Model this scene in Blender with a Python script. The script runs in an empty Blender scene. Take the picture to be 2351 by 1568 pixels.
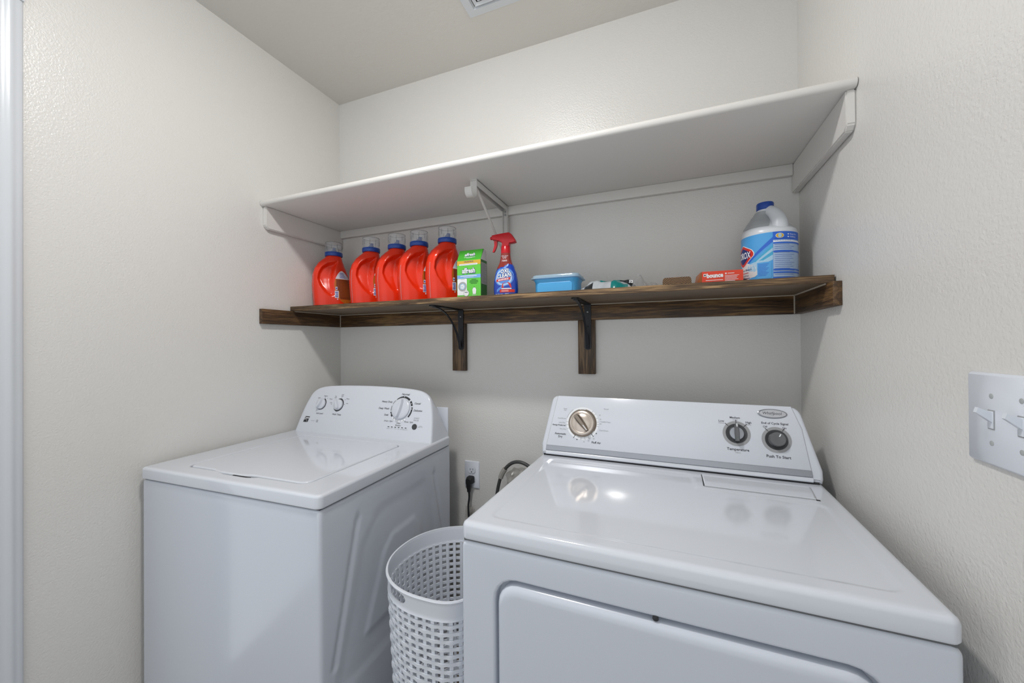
import bpy, bmesh, math, random
from mathutils import Vector, Matrix
from math import sin, cos, pi, radians
random.seed(7)
SC = bpy.context.scene
COL = SC.collection

# ------------------------------------------------------------------ camera
cam_d = bpy.data.cameras.new('camera'); cam = bpy.data.objects.new('camera', cam_d); COL.objects.link(cam)
cam_d.sensor_fit = 'HORIZONTAL'; cam_d.sensor_width = 36.0
cam_d.lens = 885.244 * 36.0 / 2351.0
cam_d.clip_start = 0.02
cy_, ct_, cr_ = radians(21.7205), radians(0.3114), radians(-0.4218)
F_ = Vector((-sin(cy_)*cos(ct_), cos(cy_)*cos(ct_), sin(ct_)))
R_ = Vector((cos(cy_), sin(cy_), 0)); U_ = R_.cross(F_)
R2 = R_*cos(cr_) + U_*sin(cr_); U2 = -R_*sin(cr_) + U_*cos(cr_)
CP = Vector((1.5069, -1.4713, 1.275))
cam.matrix_world = Matrix(((R2.x, U2.x, -F_.x, CP.x), (R2.y, U2.y, -F_.y, CP.y), (R2.z, U2.z, -F_.z, CP.z), (0, 0, 0, 1)))
SC.camera = cam

# ------------------------------------------------------------------ light, world, exposure
SC.view_settings.view_transform = 'Standard'; SC.view_settings.look = 'None'
SC.view_settings.gamma = 1.0; SC.view_settings.use_curve_mapping = False
SC.view_settings.exposure = 0.0
LAMP_POS = (0.95, -1.03, 2.4755); LAMP_STRENGTH = 268.0
wd = bpy.data.worlds.new('world'); SC.world = wd; wd.use_nodes = True
bg = wd.node_tree.nodes['Background']; bg.inputs[0].default_value = (0.93, 0.97, 1.0, 1); bg.inputs[1].default_value = 1.05

W, H = 1.904, 2.4755
YF = -2.3       # the room is modelled as far as here

# ------------------------------------------------------------------ materials
def mat(name, col, rough=0.5, metal=0.0, spec=0.5, coat=0.0, bump=None, trans=0.0, alpha=None, emit=None, sss=0.0):
    m = bpy.data.materials.new(name); m.use_nodes = True
    nt = m.node_tree; b = nt.nodes['Principled BSDF']
    b.inputs['Base Color'].default_value = (*col, 1); b.inputs['Roughness'].default_value = rough
    b.inputs['Metallic'].default_value = metal; b.inputs['Specular IOR Level'].default_value = spec
    b.inputs['Coat Weight'].default_value = coat; b.inputs['Coat Roughness'].default_value = 0.05
    b.inputs['Transmission Weight'].default_value = trans
    if emit: b.inputs['Emission Color'].default_value = (*col, 1); b.inputs['Emission Strength'].default_value = emit
    if alpha is not None: b.inputs['Alpha'].default_value = alpha
    if bump:
        sc, st, dist = bump
        tc = nt.nodes.new('ShaderNodeTexCoord'); n = nt.nodes.new('ShaderNodeTexNoise'); n.inputs['Scale'].default_value = sc
        n.inputs['Detail'].default_value = 2.0
        bp = nt.nodes.new('ShaderNodeBump'); bp.inputs['Strength'].default_value = st; bp.inputs['Distance'].default_value = dist
        nt.links.new(tc.outputs['Object'], n.inputs['Vector']); nt.links.new(n.outputs['Fac'], bp.inputs['Height'])
        nt.links.new(bp.outputs['Normal'], b.inputs['Normal'])
    return m

def wall_mat(name, col, rough, scale, dist):
    m = mat(name, col, rough, spec=0.45); nt = m.node_tree; b = nt.nodes['Principled BSDF']
    tc = nt.nodes.new('ShaderNodeTexCoord')
    n = nt.nodes.new('ShaderNodeTexNoise'); n.inputs['Scale'].default_value = scale; n.inputs['Detail'].default_value = 3; n.inputs['Roughness'].default_value = 0.5
    n2 = nt.nodes.new('ShaderNodeTexNoise'); n2.inputs['Scale'].default_value = scale*0.62
    ad = nt.nodes.new('ShaderNodeMath'); ad.operation = 'ADD'
    bp = nt.nodes.new('ShaderNodeBump'); bp.inputs['Strength'].default_value = 1.0; bp.inputs['Distance'].default_value = dist
    nt.links.new(tc.outputs['Object'], n.inputs['Vector']); nt.links.new(tc.outputs['Object'], n2.inputs['Vector'])
    nt.links.new(n.outputs['Fac'], ad.inputs[0]); nt.links.new(n2.outputs['Fac'], ad.inputs[1])
    nt.links.new(ad.outputs[0], bp.inputs['Height']); nt.links.new(bp.outputs['Normal'], b.inputs['Normal'])
    return m

def wood_mat(name, axis, dark, mid, light, rough=0.55, scale=1.0, seed=0.0, contrast=1.0):
    # stained pine: long wavy grain along `axis`
    m = mat(name, mid, rough); nt = m.node_tree; b = nt.nodes['Principled BSDF']; L = nt.links.new
    tc = nt.nodes.new('ShaderNodeTexCoord'); mp = nt.nodes.new('ShaderNodeMapping')
    s = [46*scale, 46*scale, 46*scale]; s[axis] = 2.6*scale
    mp.inputs['Scale'].default_value = s; mp.inputs['Location'].default_value = (seed, seed*0.7, seed*1.3)
    L(tc.outputs['Object'], mp.inputs['Vector'])
    n1 = nt.nodes.new('ShaderNodeTexNoise'); n1.inputs['Scale'].default_value = 1.0; n1.inputs['Detail'].default_value = 4; n1.inputs['Distortion'].default_value = 0.6
    L(mp.outputs[0], n1.inputs['Vector'])
    mul = nt.nodes.new('ShaderNodeMath'); mul.operation = 'MULTIPLY'; mul.inputs[1].default_value = 21.0; L(n1.outputs['Fac'], mul.inputs[0])
    sn = nt.nodes.new('ShaderNodeMath'); sn.operation = 'SINE'; L(mul.outputs[0], sn.inputs[0])
    ma = nt.nodes.new('ShaderNodeMath'); ma.operation = 'MULTIPLY_ADD'; ma.inputs[1].default_value = 0.5*contrast; ma.inputs[2].default_value = 0.5; L(sn.outputs[0], ma.inputs[0])
    mp2 = nt.nodes.new('ShaderNodeMapping'); s2 = [620, 620, 620]; s2[axis] = 22; mp2.inputs['Scale'].default_value = s2; L(tc.outputs['Object'], mp2.inputs['Vector'])
    n2 = nt.nodes.new('ShaderNodeTexNoise'); n2.inputs['Scale'].default_value = 1.0; n2.inputs['Detail'].default_value = 3; L(mp2.outputs[0], n2.inputs['Vector'])
    n3 = nt.nodes.new('ShaderNodeTexNoise'); n3.inputs['Scale'].default_value = 5.0; L(tc.outputs['Object'], n3.inputs['Vector'])
    def madd(x, k, y=None):
        q = nt.nodes.new('ShaderNodeMath'); q.operation = 'MULTIPLY_ADD'; q.inputs[1].default_value = k; q.inputs[2].default_value = 0.0
        L(x, q.inputs[0])
        if y is not None: L(y, q.inputs[2])
        return q.outputs[0]
    a2o = madd(n3.outputs['Fac'], 0.26, madd(n2.outputs['Fac'], 0.62, madd(ma.outputs[0], 0.26)))
    cr = nt.nodes.new('ShaderNodeValToRGB'); e = cr.color_ramp.elements
    e[0].position = 0.38; e[0].color = (*dark, 1); e[1].position = 0.76; e[1].color = (*light, 1)
    e2 = e.new(0.56); e2.color = (*mid, 1)
    L(a2o, cr.inputs[0]); L(cr.outputs[0], b.inputs['Base Color'])
    bp = nt.nodes.new('ShaderNodeBump'); bp.inputs['Strength'].default_value = 0.35; bp.inputs['Distance'].default_value = 0.0006
    L(n2.outputs['Fac'], bp.inputs['Height']); L(bp.outputs[0], b.inputs['Normal'])
    return m

def clear_mat(name, tint=(1, 1, 1), haze=0.12, rough=0.08, hazecol=(0.8, 0.82, 0.85)):
    m = bpy.data.materials.new(name); m.use_nodes = True; nt = m.node_tree; nt.nodes.clear(); L = nt.links.new
    out = nt.nodes.new('ShaderNodeOutputMaterial'); tr = nt.nodes.new('ShaderNodeBsdfTransparent'); tr.inputs[0].default_value = (*tint, 1)
    gl = nt.nodes.new('ShaderNodeBsdfGlossy'); gl.inputs['Roughness'].default_value = rough
    df = nt.nodes.new('ShaderNodeBsdfDiffuse'); df.inputs[0].default_value = (*hazecol, 1)
    lw = nt.nodes.new('ShaderNodeLayerWeight'); lw.inputs['Blend'].default_value = 0.5
    pw = nt.nodes.new('ShaderNodeMath'); pw.operation = 'POWER'; pw.inputs[1].default_value = 4.0; L(lw.outputs['Facing'], pw.inputs[0])
    fr = nt.nodes.new('ShaderNodeMath'); fr.operation = 'MULTIPLY_ADD'; fr.inputs[1].default_value = 0.5; fr.inputs[2].default_value = 0.035; L(pw.outputs[0], fr.inputs[0])
    m1 = nt.nodes.new('ShaderNodeMixShader'); m1.inputs[0].default_value = haze; m2 = nt.nodes.new('ShaderNodeMixShader')
    L(tr.outputs[0], m1.inputs[1]); L(df.outputs[0], m1.inputs[2]); L(fr.outputs[0], m2.inputs[0]); L(m1.outputs[0], m2.inputs[1]); L(gl.outputs[0], m2.inputs[2])
    L(m2.outputs[0], out.inputs[0]); return m

M = {}
M['wall'] = wall_mat('wall_paint', (0.70, 0.688, 0.664), 0.27, 235, 0.00075)
M['ceiling'] = wall_mat('ceiling_paint', (0.665, 0.648, 0.615), 0.6, 60, 0.0010)
M['floor'] = wood_mat('floor_vinyl', 1, (0.10, 0.08, 0.065), (0.17, 0.14, 0.115), (0.24, 0.20, 0.17), 0.4, 0.6)
M['trim'] = mat('trim_paint', (0.64, 0.67, 0.71), 0.25)
M['shelf_paint'] = mat('shelf_paint', (0.68, 0.665, 0.64), 0.42, bump=(30, 0.15, 0.001))
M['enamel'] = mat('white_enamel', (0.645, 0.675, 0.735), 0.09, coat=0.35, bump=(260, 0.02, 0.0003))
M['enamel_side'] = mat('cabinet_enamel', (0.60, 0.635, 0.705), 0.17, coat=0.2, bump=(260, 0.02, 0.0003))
M['plastic_white'] = mat('white_console_plastic', (0.665, 0.695, 0.76), 0.16)
M['plastic_cap'] = mat('white_plastic', (0.65, 0.68, 0.745), 0.26)
M['gap'] = mat('dark_gap', (0.03, 0.03, 0.033), 0.8)
M['black_print'] = mat('black_print', (0.03, 0.033, 0.04), 0.5)
M['grey_print'] = mat('grey_print', (0.30, 0.31, 0.33), 0.5)
M['white_print'] = mat('white_print', (0.85, 0.87, 0.9), 0.4)
M['silver'] = mat('brushed_silver', (0.36, 0.375, 0.41), 0.30, metal=0.85, bump=(900, 0.08, 0.0002))
M['badge_silver'] = mat('badge_silver', (0.55, 0.56, 0.59), 0.3, metal=0.6)
M['champagne'] = mat('champagne_metal', (0.62, 0.545, 0.475), 0.25, metal=0.7)
M['champagne_d'] = mat('champagne_dark', (0.27, 0.225, 0.185), 0.28, metal=0.7)
M['knob_grey'] = mat('knob_grey', (0.12, 0.125, 0.13), 0.35)
M['ring_dark'] = mat('ring_dark', (0.045, 0.048, 0.052), 0.4)
M['ring_grey'] = mat('ring_grey', (0.33, 0.335, 0.345), 0.4)
M['wood_cleat'] = wood_mat('dark_stained_cleat', 0, (0.020, 0.010, 0.005), (0.082, 0.042, 0.016), (0.22, 0.125, 0.045), 0.5, 1.0, 3.1, 0.85)
M['wood_cleat_y'] = wood_mat('dark_stained_side_cleat', 1, (0.020, 0.010, 0.005), (0.075, 0.038, 0.015), (0.19, 0.105, 0.04), 0.5, 1.0, 1.7, 0.6)
M['wood_block'] = wood_mat('stained_block', 2, (0.030, 0.017, 0.008), (0.085, 0.050, 0.025), (0.21, 0.13, 0.065), 0.5, 1.0, 5.3, 0.85)
M['wood_edge'] = wood_mat('stained_shelf_edge', 0, (0.045, 0.024, 0.011), (0.155, 0.092, 0.042), (0.45, 0.285, 0.135), 0.5, 0.9, 0.4, 1.0)
M['wood_under'] = wood_mat('thin_stained_underside', 0, (0.10, 0.068, 0.042), (0.155, 0.108, 0.067), (0.21, 0.15, 0.095), 0.55, 0.7, 8.0, 0.5)
M['end_grain'] = mat('end_grain_wood', (0.2, 0.1, 0.04), 0.55)
M['black_metal'] = mat('black_iron', (0.012, 0.014, 0.018), 0.42, metal=0.2)
M['caulk'] = mat('caulk_bead', (0.42, 0.37, 0.30), 0.6)
M['rod_white'] = mat('white_painted_steel', (0.66, 0.65, 0.63), 0.3)
M['plate'] = mat('wall_plate_plastic', (0.70, 0.735, 0.80), 0.18)
M['slot'] = mat('slot_dark', (0.015, 0.015, 0.015), 0.6)
M['cord_black'] = mat('cord_black', (0.012, 0.013, 0.015), 0.4)
M['cord_grey'] = mat('cord_grey', (0.05, 0.05, 0.05), 0.45)
M['tape'] = mat('grey_tag_paper', (0.36, 0.34, 0.31), 0.5, bump=(60, 0.5, 0.002))
M['bag'] = clear_mat('clear_film', (0.96, 0.96, 0.96), 0.09, 0.12)
M['bag_hazy'] = clear_mat('cloudy_film', (0.85, 0.84, 0.82), 0.34, 0.15, (0.55, 0.53, 0.5))
M['cap_clear'] = clear_mat('clear_cap_plastic', (0.975, 0.98, 0.985), 0.10, 0.08)
M['cap_edge'] = clear_mat('clear_cap_ridge', (0.45, 0.45, 0.46), 0.15, 0.08, (0.3, 0.3, 0.32))
M['spout'] = clear_mat('translucent_blue_spout', (0.25, 0.40, 0.75), 0.55, 0.15, (0.12, 0.22, 0.5))
M['tide'] = mat('orange_red_plastic', (0.80, 0.032, 0.006), 0.2, spec=0.5)
M['blue_cap'] = mat('blue_plastic', (0.010, 0.060, 0.33), 0.3)
M['label_orange'] = mat('orange_label', (0.50, 0.125, 0.012), 0.35)
M['label_brown'] = mat('brown_label', (0.20, 0.040, 0.010), 0.35)
M['label_white'] = mat('white_label', (0.72, 0.72, 0.80), 0.35)
M['label_edge'] = mat('label_edge', (0.55, 0.36, 0.40), 0.35)
M['label_blue'] = mat('label_blue_ink', (0.04, 0.07, 0.42), 0.4)
M['aff_green'] = mat('box_green', (0.13, 0.60, 0.06), 0.35)
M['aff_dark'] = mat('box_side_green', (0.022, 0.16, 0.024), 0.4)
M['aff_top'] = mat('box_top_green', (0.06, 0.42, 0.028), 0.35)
M['aff_gold'] = mat('box_gold', (0.70, 0.42, 0.035), 0.4)
M['aff_blue'] = mat('box_light_blue', (0.20, 0.42, 0.80), 0.4)
M['card_white'] = mat('card_white', (0.70, 0.71, 0.72), 0.5)
M['card_grey'] = mat('card_grey', (0.40, 0.42, 0.42), 0.5)
M['red_spray'] = mat('spray_red', (0.52, 0.004, 0.012), 0.25)
M['spray_neck'] = mat('spray_red_tint', (0.26, 0.022, 0.014), 0.18, coat=0.4)
M['spray_blue'] = mat('spray_blue', (0.005, 0.05, 0.42), 0.2, coat=0.3)
M['spray_sky'] = mat('spray_sky', (0.10, 0.28, 0.72), 0.25)
M['spray_pale'] = mat('spray_pale', (0.42, 0.60, 0.86), 0.25)
M['ink_red'] = mat('ink_red', (0.62, 0.03, 0.02), 0.3)
M['ink_navy'] = mat('ink_navy', (0.005, 0.02, 0.16), 0.3)
M['ink_white'] = mat('ink_white', (0.85, 0.87, 0.9), 0.3)
M['tub'] = mat('sky_blue_plastic', (0.075, 0.40, 0.78), 0.3)
M['tub_lid'] = clear_mat('translucent_lid', (0.80, 0.90, 0.97), 0.50, 0.1, (0.55, 0.72, 0.82))
M['teal'] = mat('teal_film', (0.0, 0.17, 0.16), 0.25)
M['film_black'] = mat('black_film', (0.015, 0.018, 0.02), 0.25)
M['film_white'] = mat('white_film', (0.42, 0.45, 0.48), 0.2, bump=(50, 0.6, 0.006))
M['bounce'] = mat('box_orange_red', (0.74, 0.055, 0.02), 0.35)
M['bounce_side'] = mat('box_side_kraft', (0.36, 0.12, 0.045), 0.4)
M['jug'] = mat('white_jug_plastic', (0.66, 0.69, 0.73), 0.28)
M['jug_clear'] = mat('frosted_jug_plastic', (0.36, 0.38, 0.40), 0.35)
M['clx_sky'] = mat('bleach_label_sky', (0.075, 0.36, 0.75), 0.3)
M['clx_blue'] = mat('bleach_label_blue', (0.02, 0.13, 0.62), 0.3)
M['clx_teal'] = mat('bleach_label_teal', (0.05, 0.38, 0.62), 0.3)
M['clx_pale'] = mat('bleach_label_pale', (0.36, 0.58, 0.76), 0.3)
M['clx_panel'] = mat('bleach_label_panel', (0.36, 0.49, 0.68), 0.3)
M['basket'] = mat('basket_plastic', (0.69, 0.72, 0.78), 0.3)
M['lamp'] = mat('lamp_dome', (1.0, 0.985, 0.965), 0.3, emit=LAMP_STRENGTH)
M['screw'] = mat('screw_metal', (0.25, 0.25, 0.26), 0.35, metal=0.8)

nt = M['end_grain'].node_tree; b_ = nt.nodes['Principled BSDF']
tc = nt.nodes.new('ShaderNodeTexCoord'); mp = nt.nodes.new('ShaderNodeMapping'); mp.inputs['Location'].default_value = (0.0, 0, -0.055)
wv = nt.nodes.new('ShaderNodeTexWave'); wv.wave_type = 'RINGS'; wv.rings_direction = 'Y'; wv.inputs['Scale'].default_value = 75; wv.inputs['Distortion'].default_value = 1.2; wv.inputs['Detail'].default_value = 2; wv.inputs['Detail Scale'].default_value = 3
cr = nt.nodes.new('ShaderNodeValToRGB'); cr.color_ramp.elements[0].color = (0.035, 0.017, 0.008, 1); cr.color_ramp.elements[0].position = 0.35; cr.color_ramp.elements[1].color = (0.34, 0.19, 0.08, 1)
nt.links.new(tc.outputs['Object'], mp.inputs[0]); nt.links.new(mp.outputs[0], wv.inputs['Vector']); nt.links.new(wv.outputs['Fac'], cr.inputs[0]); nt.links.new(cr.outputs[0], b_.inputs['Base Color'])

# ------------------------------------------------------------------ object helpers
def link(name, me, parent=None, smooth=None):
    o = bpy.data.objects.new(name, me); COL.objects.link(o)
    if parent: o.parent = parent
    return o
def obj(name, bm, mats, parent=None, smooth=30, label=None):
    me = bpy.data.meshes.new(name)
    bmesh.ops.recalc_face_normals(bm, faces=bm.faces) if len(bm.faces) < 60000 else None
    if smooth:
        lim = radians(smooth)
        for f in bm.faces: f.smooth = True
        for e in bm.edges:
            if len(e.link_faces) == 2:
                try:
                    if e.calc_face_angle() > lim: e.smooth = False
                except ValueError: pass
    bm.to_mesh(me); bm.free()
    for m in (mats if isinstance(mats, (list, tuple)) else [mats]): me.materials.append(M[m] if isinstance(m, str) else m)
    o = link(name, me, parent)
    if label: o['label'] = label
    if name in ('front_panel', 'lid_deck', 'lid', 'top_deck', 'door', 'console'):
        w = o.modifiers.new('weighted', 'WEIGHTED_NORMAL'); w.keep_sharp = True
    return o
def rawobj(name, verts, faces, mats, parent=None, mi=None, smooth=True):
    me = bpy.data.meshes.new(name); me.from_pydata(verts, [], faces)
    for m in (mats if isinstance(mats, (list, tuple)) else [mats]): me.materials.append(M[m])
    if mi: me.polygons.foreach_set('material_index', mi)
    if smooth: me.polygons.foreach_set('use_smooth', [True]*len(faces))
    me.update(); return link(name, me, parent)
def tag(o, label, cat, group=None):
    o['label'] = label; o['category'] = cat
    if group: o['group'] = group
    return o
def thing(name, label, cat, loc=(0, 0, 0), rz=0, group=None):
    o = bpy.data.objects.new(name, None); COL.objects.link(o); o.location = loc; o.rotation_euler = (0, 0, rz)
    o.empty_display_size = 0.05
    return tag(o, label, cat, group)
def structure(o): o['kind'] = 'structure'; return o
def box(bm, x0, x1, y0, y1, z0, z1, bev=0.0, seg=2, mi=0):
    vs = [bm.verts.new(p) for p in ((x0,y0,z0),(x1,y0,z0),(x1,y1,z0),(x0,y1,z0),(x0,y0,z1),(x1,y0,z1),(x1,y1,z1),(x0,y1,z1))]
    fs = [bm.faces.new([vs[i] for i in q]) for q in ((0,3,2,1),(4,5,6,7),(0,1,5,4),(1,2,6,5),(2,3,7,6),(3,0,4,7))]
    for f in fs: f.material_index = mi
    if bev > 0:
        es = list({e for f in fs for e in f.edges})
        r = bmesh.ops.bevel(bm, geom=es, offset=bev, segments=seg, profile=0.5, affect='EDGES')
        for f in r['faces']: f.material_index = mi
    return fs
def loft(bm, loops, cap0=True, cap1=True, mi=0, closed=True):
    rows = [[bm.verts.new(p) for p in L] for L in loops]; n = len(rows[0])
    for a, b in zip(rows, rows[1:]):
        for i in range(n if closed else n-1):
            j = (i+1) % n
            f = bm.faces.new((a[i], a[j], b[j], b[i])); f.material_index = mi
    if cap0: bm.faces.new(list(reversed(rows[0]))).material_index = mi
    if cap1: bm.faces.new(rows[-1]).material_index = mi
    return rows
def lathe(bm, prof, n=32, mp=None, cap0=True, cap1=True, mi=0):
    mp = mp or (lambda x, y, z: (x, y, z))
    return loft(bm, [[mp(r*cos(2*pi*i/n), r*sin(2*pi*i/n), z) for i in range(n)] for r, z in prof], cap0, cap1, mi)
def tube(bm, pts, r, n=10, mi=0, cap=True):
    pts = [Vector(p) for p in pts]; rs = r if isinstance(r, (list, tuple)) else [r]*len(pts); loops = []
    up = Vector((0.13, 0.21, 0.97)); prev = None
    for i, p in enumerate(pts):
        t = (pts[min(i+1, len(pts)-1)] - pts[max(i-1, 0)]).normalized()
        if prev is None: a = t.cross(up).normalized()
        else: a = (prev - t*prev.dot(t)).normalized()
        prev = a; b = t.cross(a)
        loops.append([tuple(p + (a*cos(2*pi*k/n) + b*sin(2*pi*k/n))*rs[i]) for k in range(n)])
    loft(bm, loops, cap, cap, mi)
def spline(pts, n=8):
    P = [Vector(p) for p in pts]; P = [P[0]*2-P[1]] + P + [P[-1]*2-P[-2]]; out = []
    for i in range(1, len(P)-2):
        for k in range(n):
            t = k/n; a, b, c, d = P[i-1], P[i], P[i+1], P[i+2]
            out.append(0.5*((2*b) + (c-a)*t + (2*a-5*b+4*c-d)*t*t + (3*b-a-3*c+d)*t**3))
    out.append(P[-2]); return out
def rrect(x0, x1, y0, y1, r, n=6):
    out = []
    for cx, cy, a0 in ((x1-r, y1-r, 0), (x0+r, y1-r, 90), (x0+r, y0+r, 180), (x1-r, y0+r, 270)):
        for k in range(n+1):
            a = radians(a0 + 90*k/n); out.append((cx + r*cos(a), cy + r*sin(a)))
    return out
def inset(poly, d):
    n = len(poly); out = []
    for i in range(n):
        p = Vector(poly[i]); a = p - Vector(poly[i-1]); b = Vector(poly[(i+1) % n]) - p
        if a.length < 1e-9: a = b
        if b.length < 1e-9: b = a
        na = Vector((-a.y, a.x)).normalized(); nb = Vector((-b.y, b.x)).normalized(); m = (na+nb)
        m = m.normalized() if m.length > 1e-6 else na
        k = max(0.5, m.dot(na)); q = p + m*(d/k); out.append((q.x, q.y))
    return out
def sstep(a, b, x):
    t = min(1, max(0, (x-a)/(b-a))); return t*t*(3-2*t)

# flat printing: polygons, rings and lettering in plane coordinates, mapped on any surface
class Print:
    def __init__(s, fn): s.fn = fn; s.v = []; s.f = []; s.m = []; s.mats = []; s.g = None; s.fg = []
    def mi(s, m):
        if m not in s.mats: s.mats.append(m)
        return s.mats.index(m)
    def poly(s, pts, m, h=0.0004):
        b = len(s.v); s.v += [s.fn(x, y, h) for x, y in pts]; s.f.append(list(range(b, b+len(pts)))); s.m.append(s.mi(m)); s.fg.append(s.g)
    def rect(s, x0, x1, y0, y1, m, h=0.0004, nx=1, ny=1):
        for i in range(nx):
            for j in range(ny):
                a, b_, c, d = x0+(x1-x0)*i/nx, x0+(x1-x0)*(i+1)/nx, y0+(y1-y0)*j/ny, y0+(y1-y0)*(j+1)/ny
                s.poly([(a, c), (b_, c), (b_, d), (a, d)], m, h)
    def ring(s, cx, cy, r0, r1, a0, a1, m, h=0.0004, n=24, r1b=None, r0b=None):
        for k in range(n):
            t0, t1 = k/n, (k+1)/n; A, B = radians(a0+(a1-a0)*t0), radians(a0+(a1-a0)*t1)
            q = lambda t: (r1 + ((r1b if r1b is not None else r1)-r1)*t); p = lambda t: (r0 + ((r0b if r0b is not None else r0)-r0)*t)
            s.poly([(cx+p(t0)*cos(A), cy+p(t0)*sin(A)), (cx+q(t0)*cos(A), cy+q(t0)*sin(A)), (cx+q(t1)*cos(B), cy+q(t1)*sin(B)), (cx+p(t1)*cos(B), cy+p(t1)*sin(B))], m, h)
    def disc(s, cx, cy, rx, ry, m, h=0.0004, n=28): s.poly([(cx+rx*cos(2*pi*k/n), cy+ry*sin(2*pi*k/n)) for k in range(n)], m, h)
    def text(s, t, x, y, size, m, h=0.0005, align='CENTER', shear=0.0, bold=0.0, rot=0.0, sx=1.0, res=2):
        cu = bpy.data.curves.new('t', 'FONT'); cu.body = t; cu.size = 1.0; cu.align_x = align; cu.align_y = 'CENTER'
        cu.shear = shear; cu.offset = bold; cu.resolution_u = res; cu.fill_mode = 'FRONT'
        o = bpy.data.objects.new('t', cu); me = o.to_mesh()
        c, sn = cos(rot), sin(rot); b = len(s.v)
        for v in me.vertices:
            px, py = v.co.x*size*sx, v.co.y*size
            s.v.append(s.fn(x+px*c-py*sn, y+px*sn+py*c, h))
        for p in me.polygons: s.f.append([b+i for i in p.vertices]); s.m.append(s.mi(m)); s.fg.append(s.g)
        o.to_mesh_clear(); bpy.data.objects.remove(o); bpy.data.curves.remove(cu)
    def build_groups(s, parent):
        for g in dict.fromkeys(s.fg):
            idx = [i for i, q in enumerate(s.fg) if q == g]; vm = {}; vv = []; ff = []
            for i in idx:
                f = []
                for v in s.f[i]:
                    if v not in vm: vm[v] = len(vv); vv.append(s.v[v])
                    f.append(vm[v])
                ff.append(f)
            rawobj(g, vv, ff, s.mats, parent, [s.m[i] for i in idx], False)
    def build(s, name, parent, label=None):
        o = rawobj(name, s.v, s.f, s.mats, parent, s.m, False)
        if label: o['label'] = label
        return o

# ------------------------------------------------------------------ the room
def slab(name, *a, m='wall'):
    bm = bmesh.new(); box(bm, *a); return structure(obj(name, bm, m, smooth=None))
slab('floor', -0.1, W+0.1, YF, 0.1, -0.1, 0.0, m='floor')
slab('ceiling', -0.1, W+0.1, YF, 0.1, H, H+0.1, m='ceiling')
slab('wall_back', -0.1, W+0.1, 0, 0.1, 0, H)
bm = bmesh.new(); box(bm, -0.1, 0, -1.094, 0, 0, H); box(bm, -0.1, 0, YF, -1.90, 0, H); box(bm, -0.1, 0, -1.90, -1.094, 2.143, H); structure(obj('wall_left', bm, 'wall', smooth=None))
slab('wall_right', W, W+0.1, YF, 0, 0, H)
for nm, a in (('baseboard_back', (0.014, W-0.014, -0.014, 0, 0, 0.083)), ('baseboard_left', (0, 0.014, -1.02, 0, 0, 0.083)), ('baseboard_right', (W-0.014, W, YF, 0, 0, 0.083))):
    bm = bmesh.new(); box(bm, *a, bev=0.003); structure(obj(nm, bm, 'trim'))
# casing of the door in the left wall: a stepped colonial profile run up the jamb
prof = [(-1.0255, 0.0), (-1.0255, 0.007), (-1.029, 0.010), (-1.035, 0.011), (-1.041, 0.0125), (-1.044, 0.015), (-1.050, 0.0155), (-1.056, 0.0135), (-1.064, 0.0125), (-1.074, 0.0145), (-1.080, 0.016), (-1.085, 0.014), (-1.087, 0.0)]
bm = bmesh.new(); loft(bm, [[(x, y, 0.0) for y, x in prof], [(x, y, 2.205) for y, x in prof]]); structure(obj('trim_1', bm, 'trim', smooth=50))
pr2 = [(-1.0255-y, x) for y, x in prof]   # distance from the outer edge, thickness
bm = bmesh.new(); loft(bm, [[(x, -1.97, 2.205-d) for d, x in pr2], [(x, -1.0255, 2.205-d) for d, x in pr2]]); structure(obj('trim_2', bm, 'trim', smooth=50))
bm = bmesh.new(); loft(bm, [[(x, -1.97+d, 0.0) for d, x in pr2], [(x, -1.97+d, 2.205) for d, x in pr2]]); structure(obj('trim_3', bm, 'trim', smooth=50))
bm = bmesh.new(); box(bm, -0.105, 0.0, -1.094, -1.088, 0, 2.143, bev=0.001); box(bm, -0.105, 0.0, -1.906, -1.900, 0, 2.143, bev=0.001); box(bm, -0.105, 0.0, -1.900, -1.094, 2.137, 2.143, bev=0.001)
structure(obj('trim_4', bm, 'trim'))

# ceiling lamp: a flush dome just out of the frame overhead
t = thing('ceiling_light', 'round flush dome ceiling light in the middle of the laundry room', 'ceiling light', LAMP_POS)
bm = bmesh.new(); lathe(bm, [(0.110, 0.0), (0.112, -0.012), (0.100, -0.022)], 40); obj('base', bm, 'rod_white', t)
bm = bmesh.new(); lathe(bm, [(0.072, -0.022)] + [(0.072*cos(a), -0.022-0.03*sin(a)) for a in [k*pi/2/8 for k in range(1, 8)]] + [(0.004, -0.052)], 40); obj('dome', bm, 'lamp', t)

# ceiling vent
t = thing('ceiling_vent', 'white square louvred vent grille set in the ceiling', 'vent', (0.851, -0.2134, H))
bm = bmesh.new(); S = 0.30
def vloop(i, z): return [(i, -i, z), (S-i, -i, z), (S-i, -S+i, z), (i, -S+i, z)]
loft(bm, [vloop(0, 0), vloop(0.001, -0.004), vloop(0.030, -0.007), vloop(0.033, -0.002), vloop(0.035, -0.0005)], False, False); obj('frame', bm, 'trim', t, smooth=None)
bm = bmesh.new(); loft(bm, [vloop(0.030, -0.0003)], False, True); obj('duct_opening', bm, 'gap', t)
for k in range(6):
    i = 0.040+k*0.017; bm = bmesh.new()
    loft(bm, [vloop(i, -0.006), vloop(i+0.001, -0.0075), vloop(i+0.0115, -0.0035), vloop(i+0.0105, -0.002), vloop(i, -0.006)], False, False); obj('louver', bm, 'trim', t, smooth=None)

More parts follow.
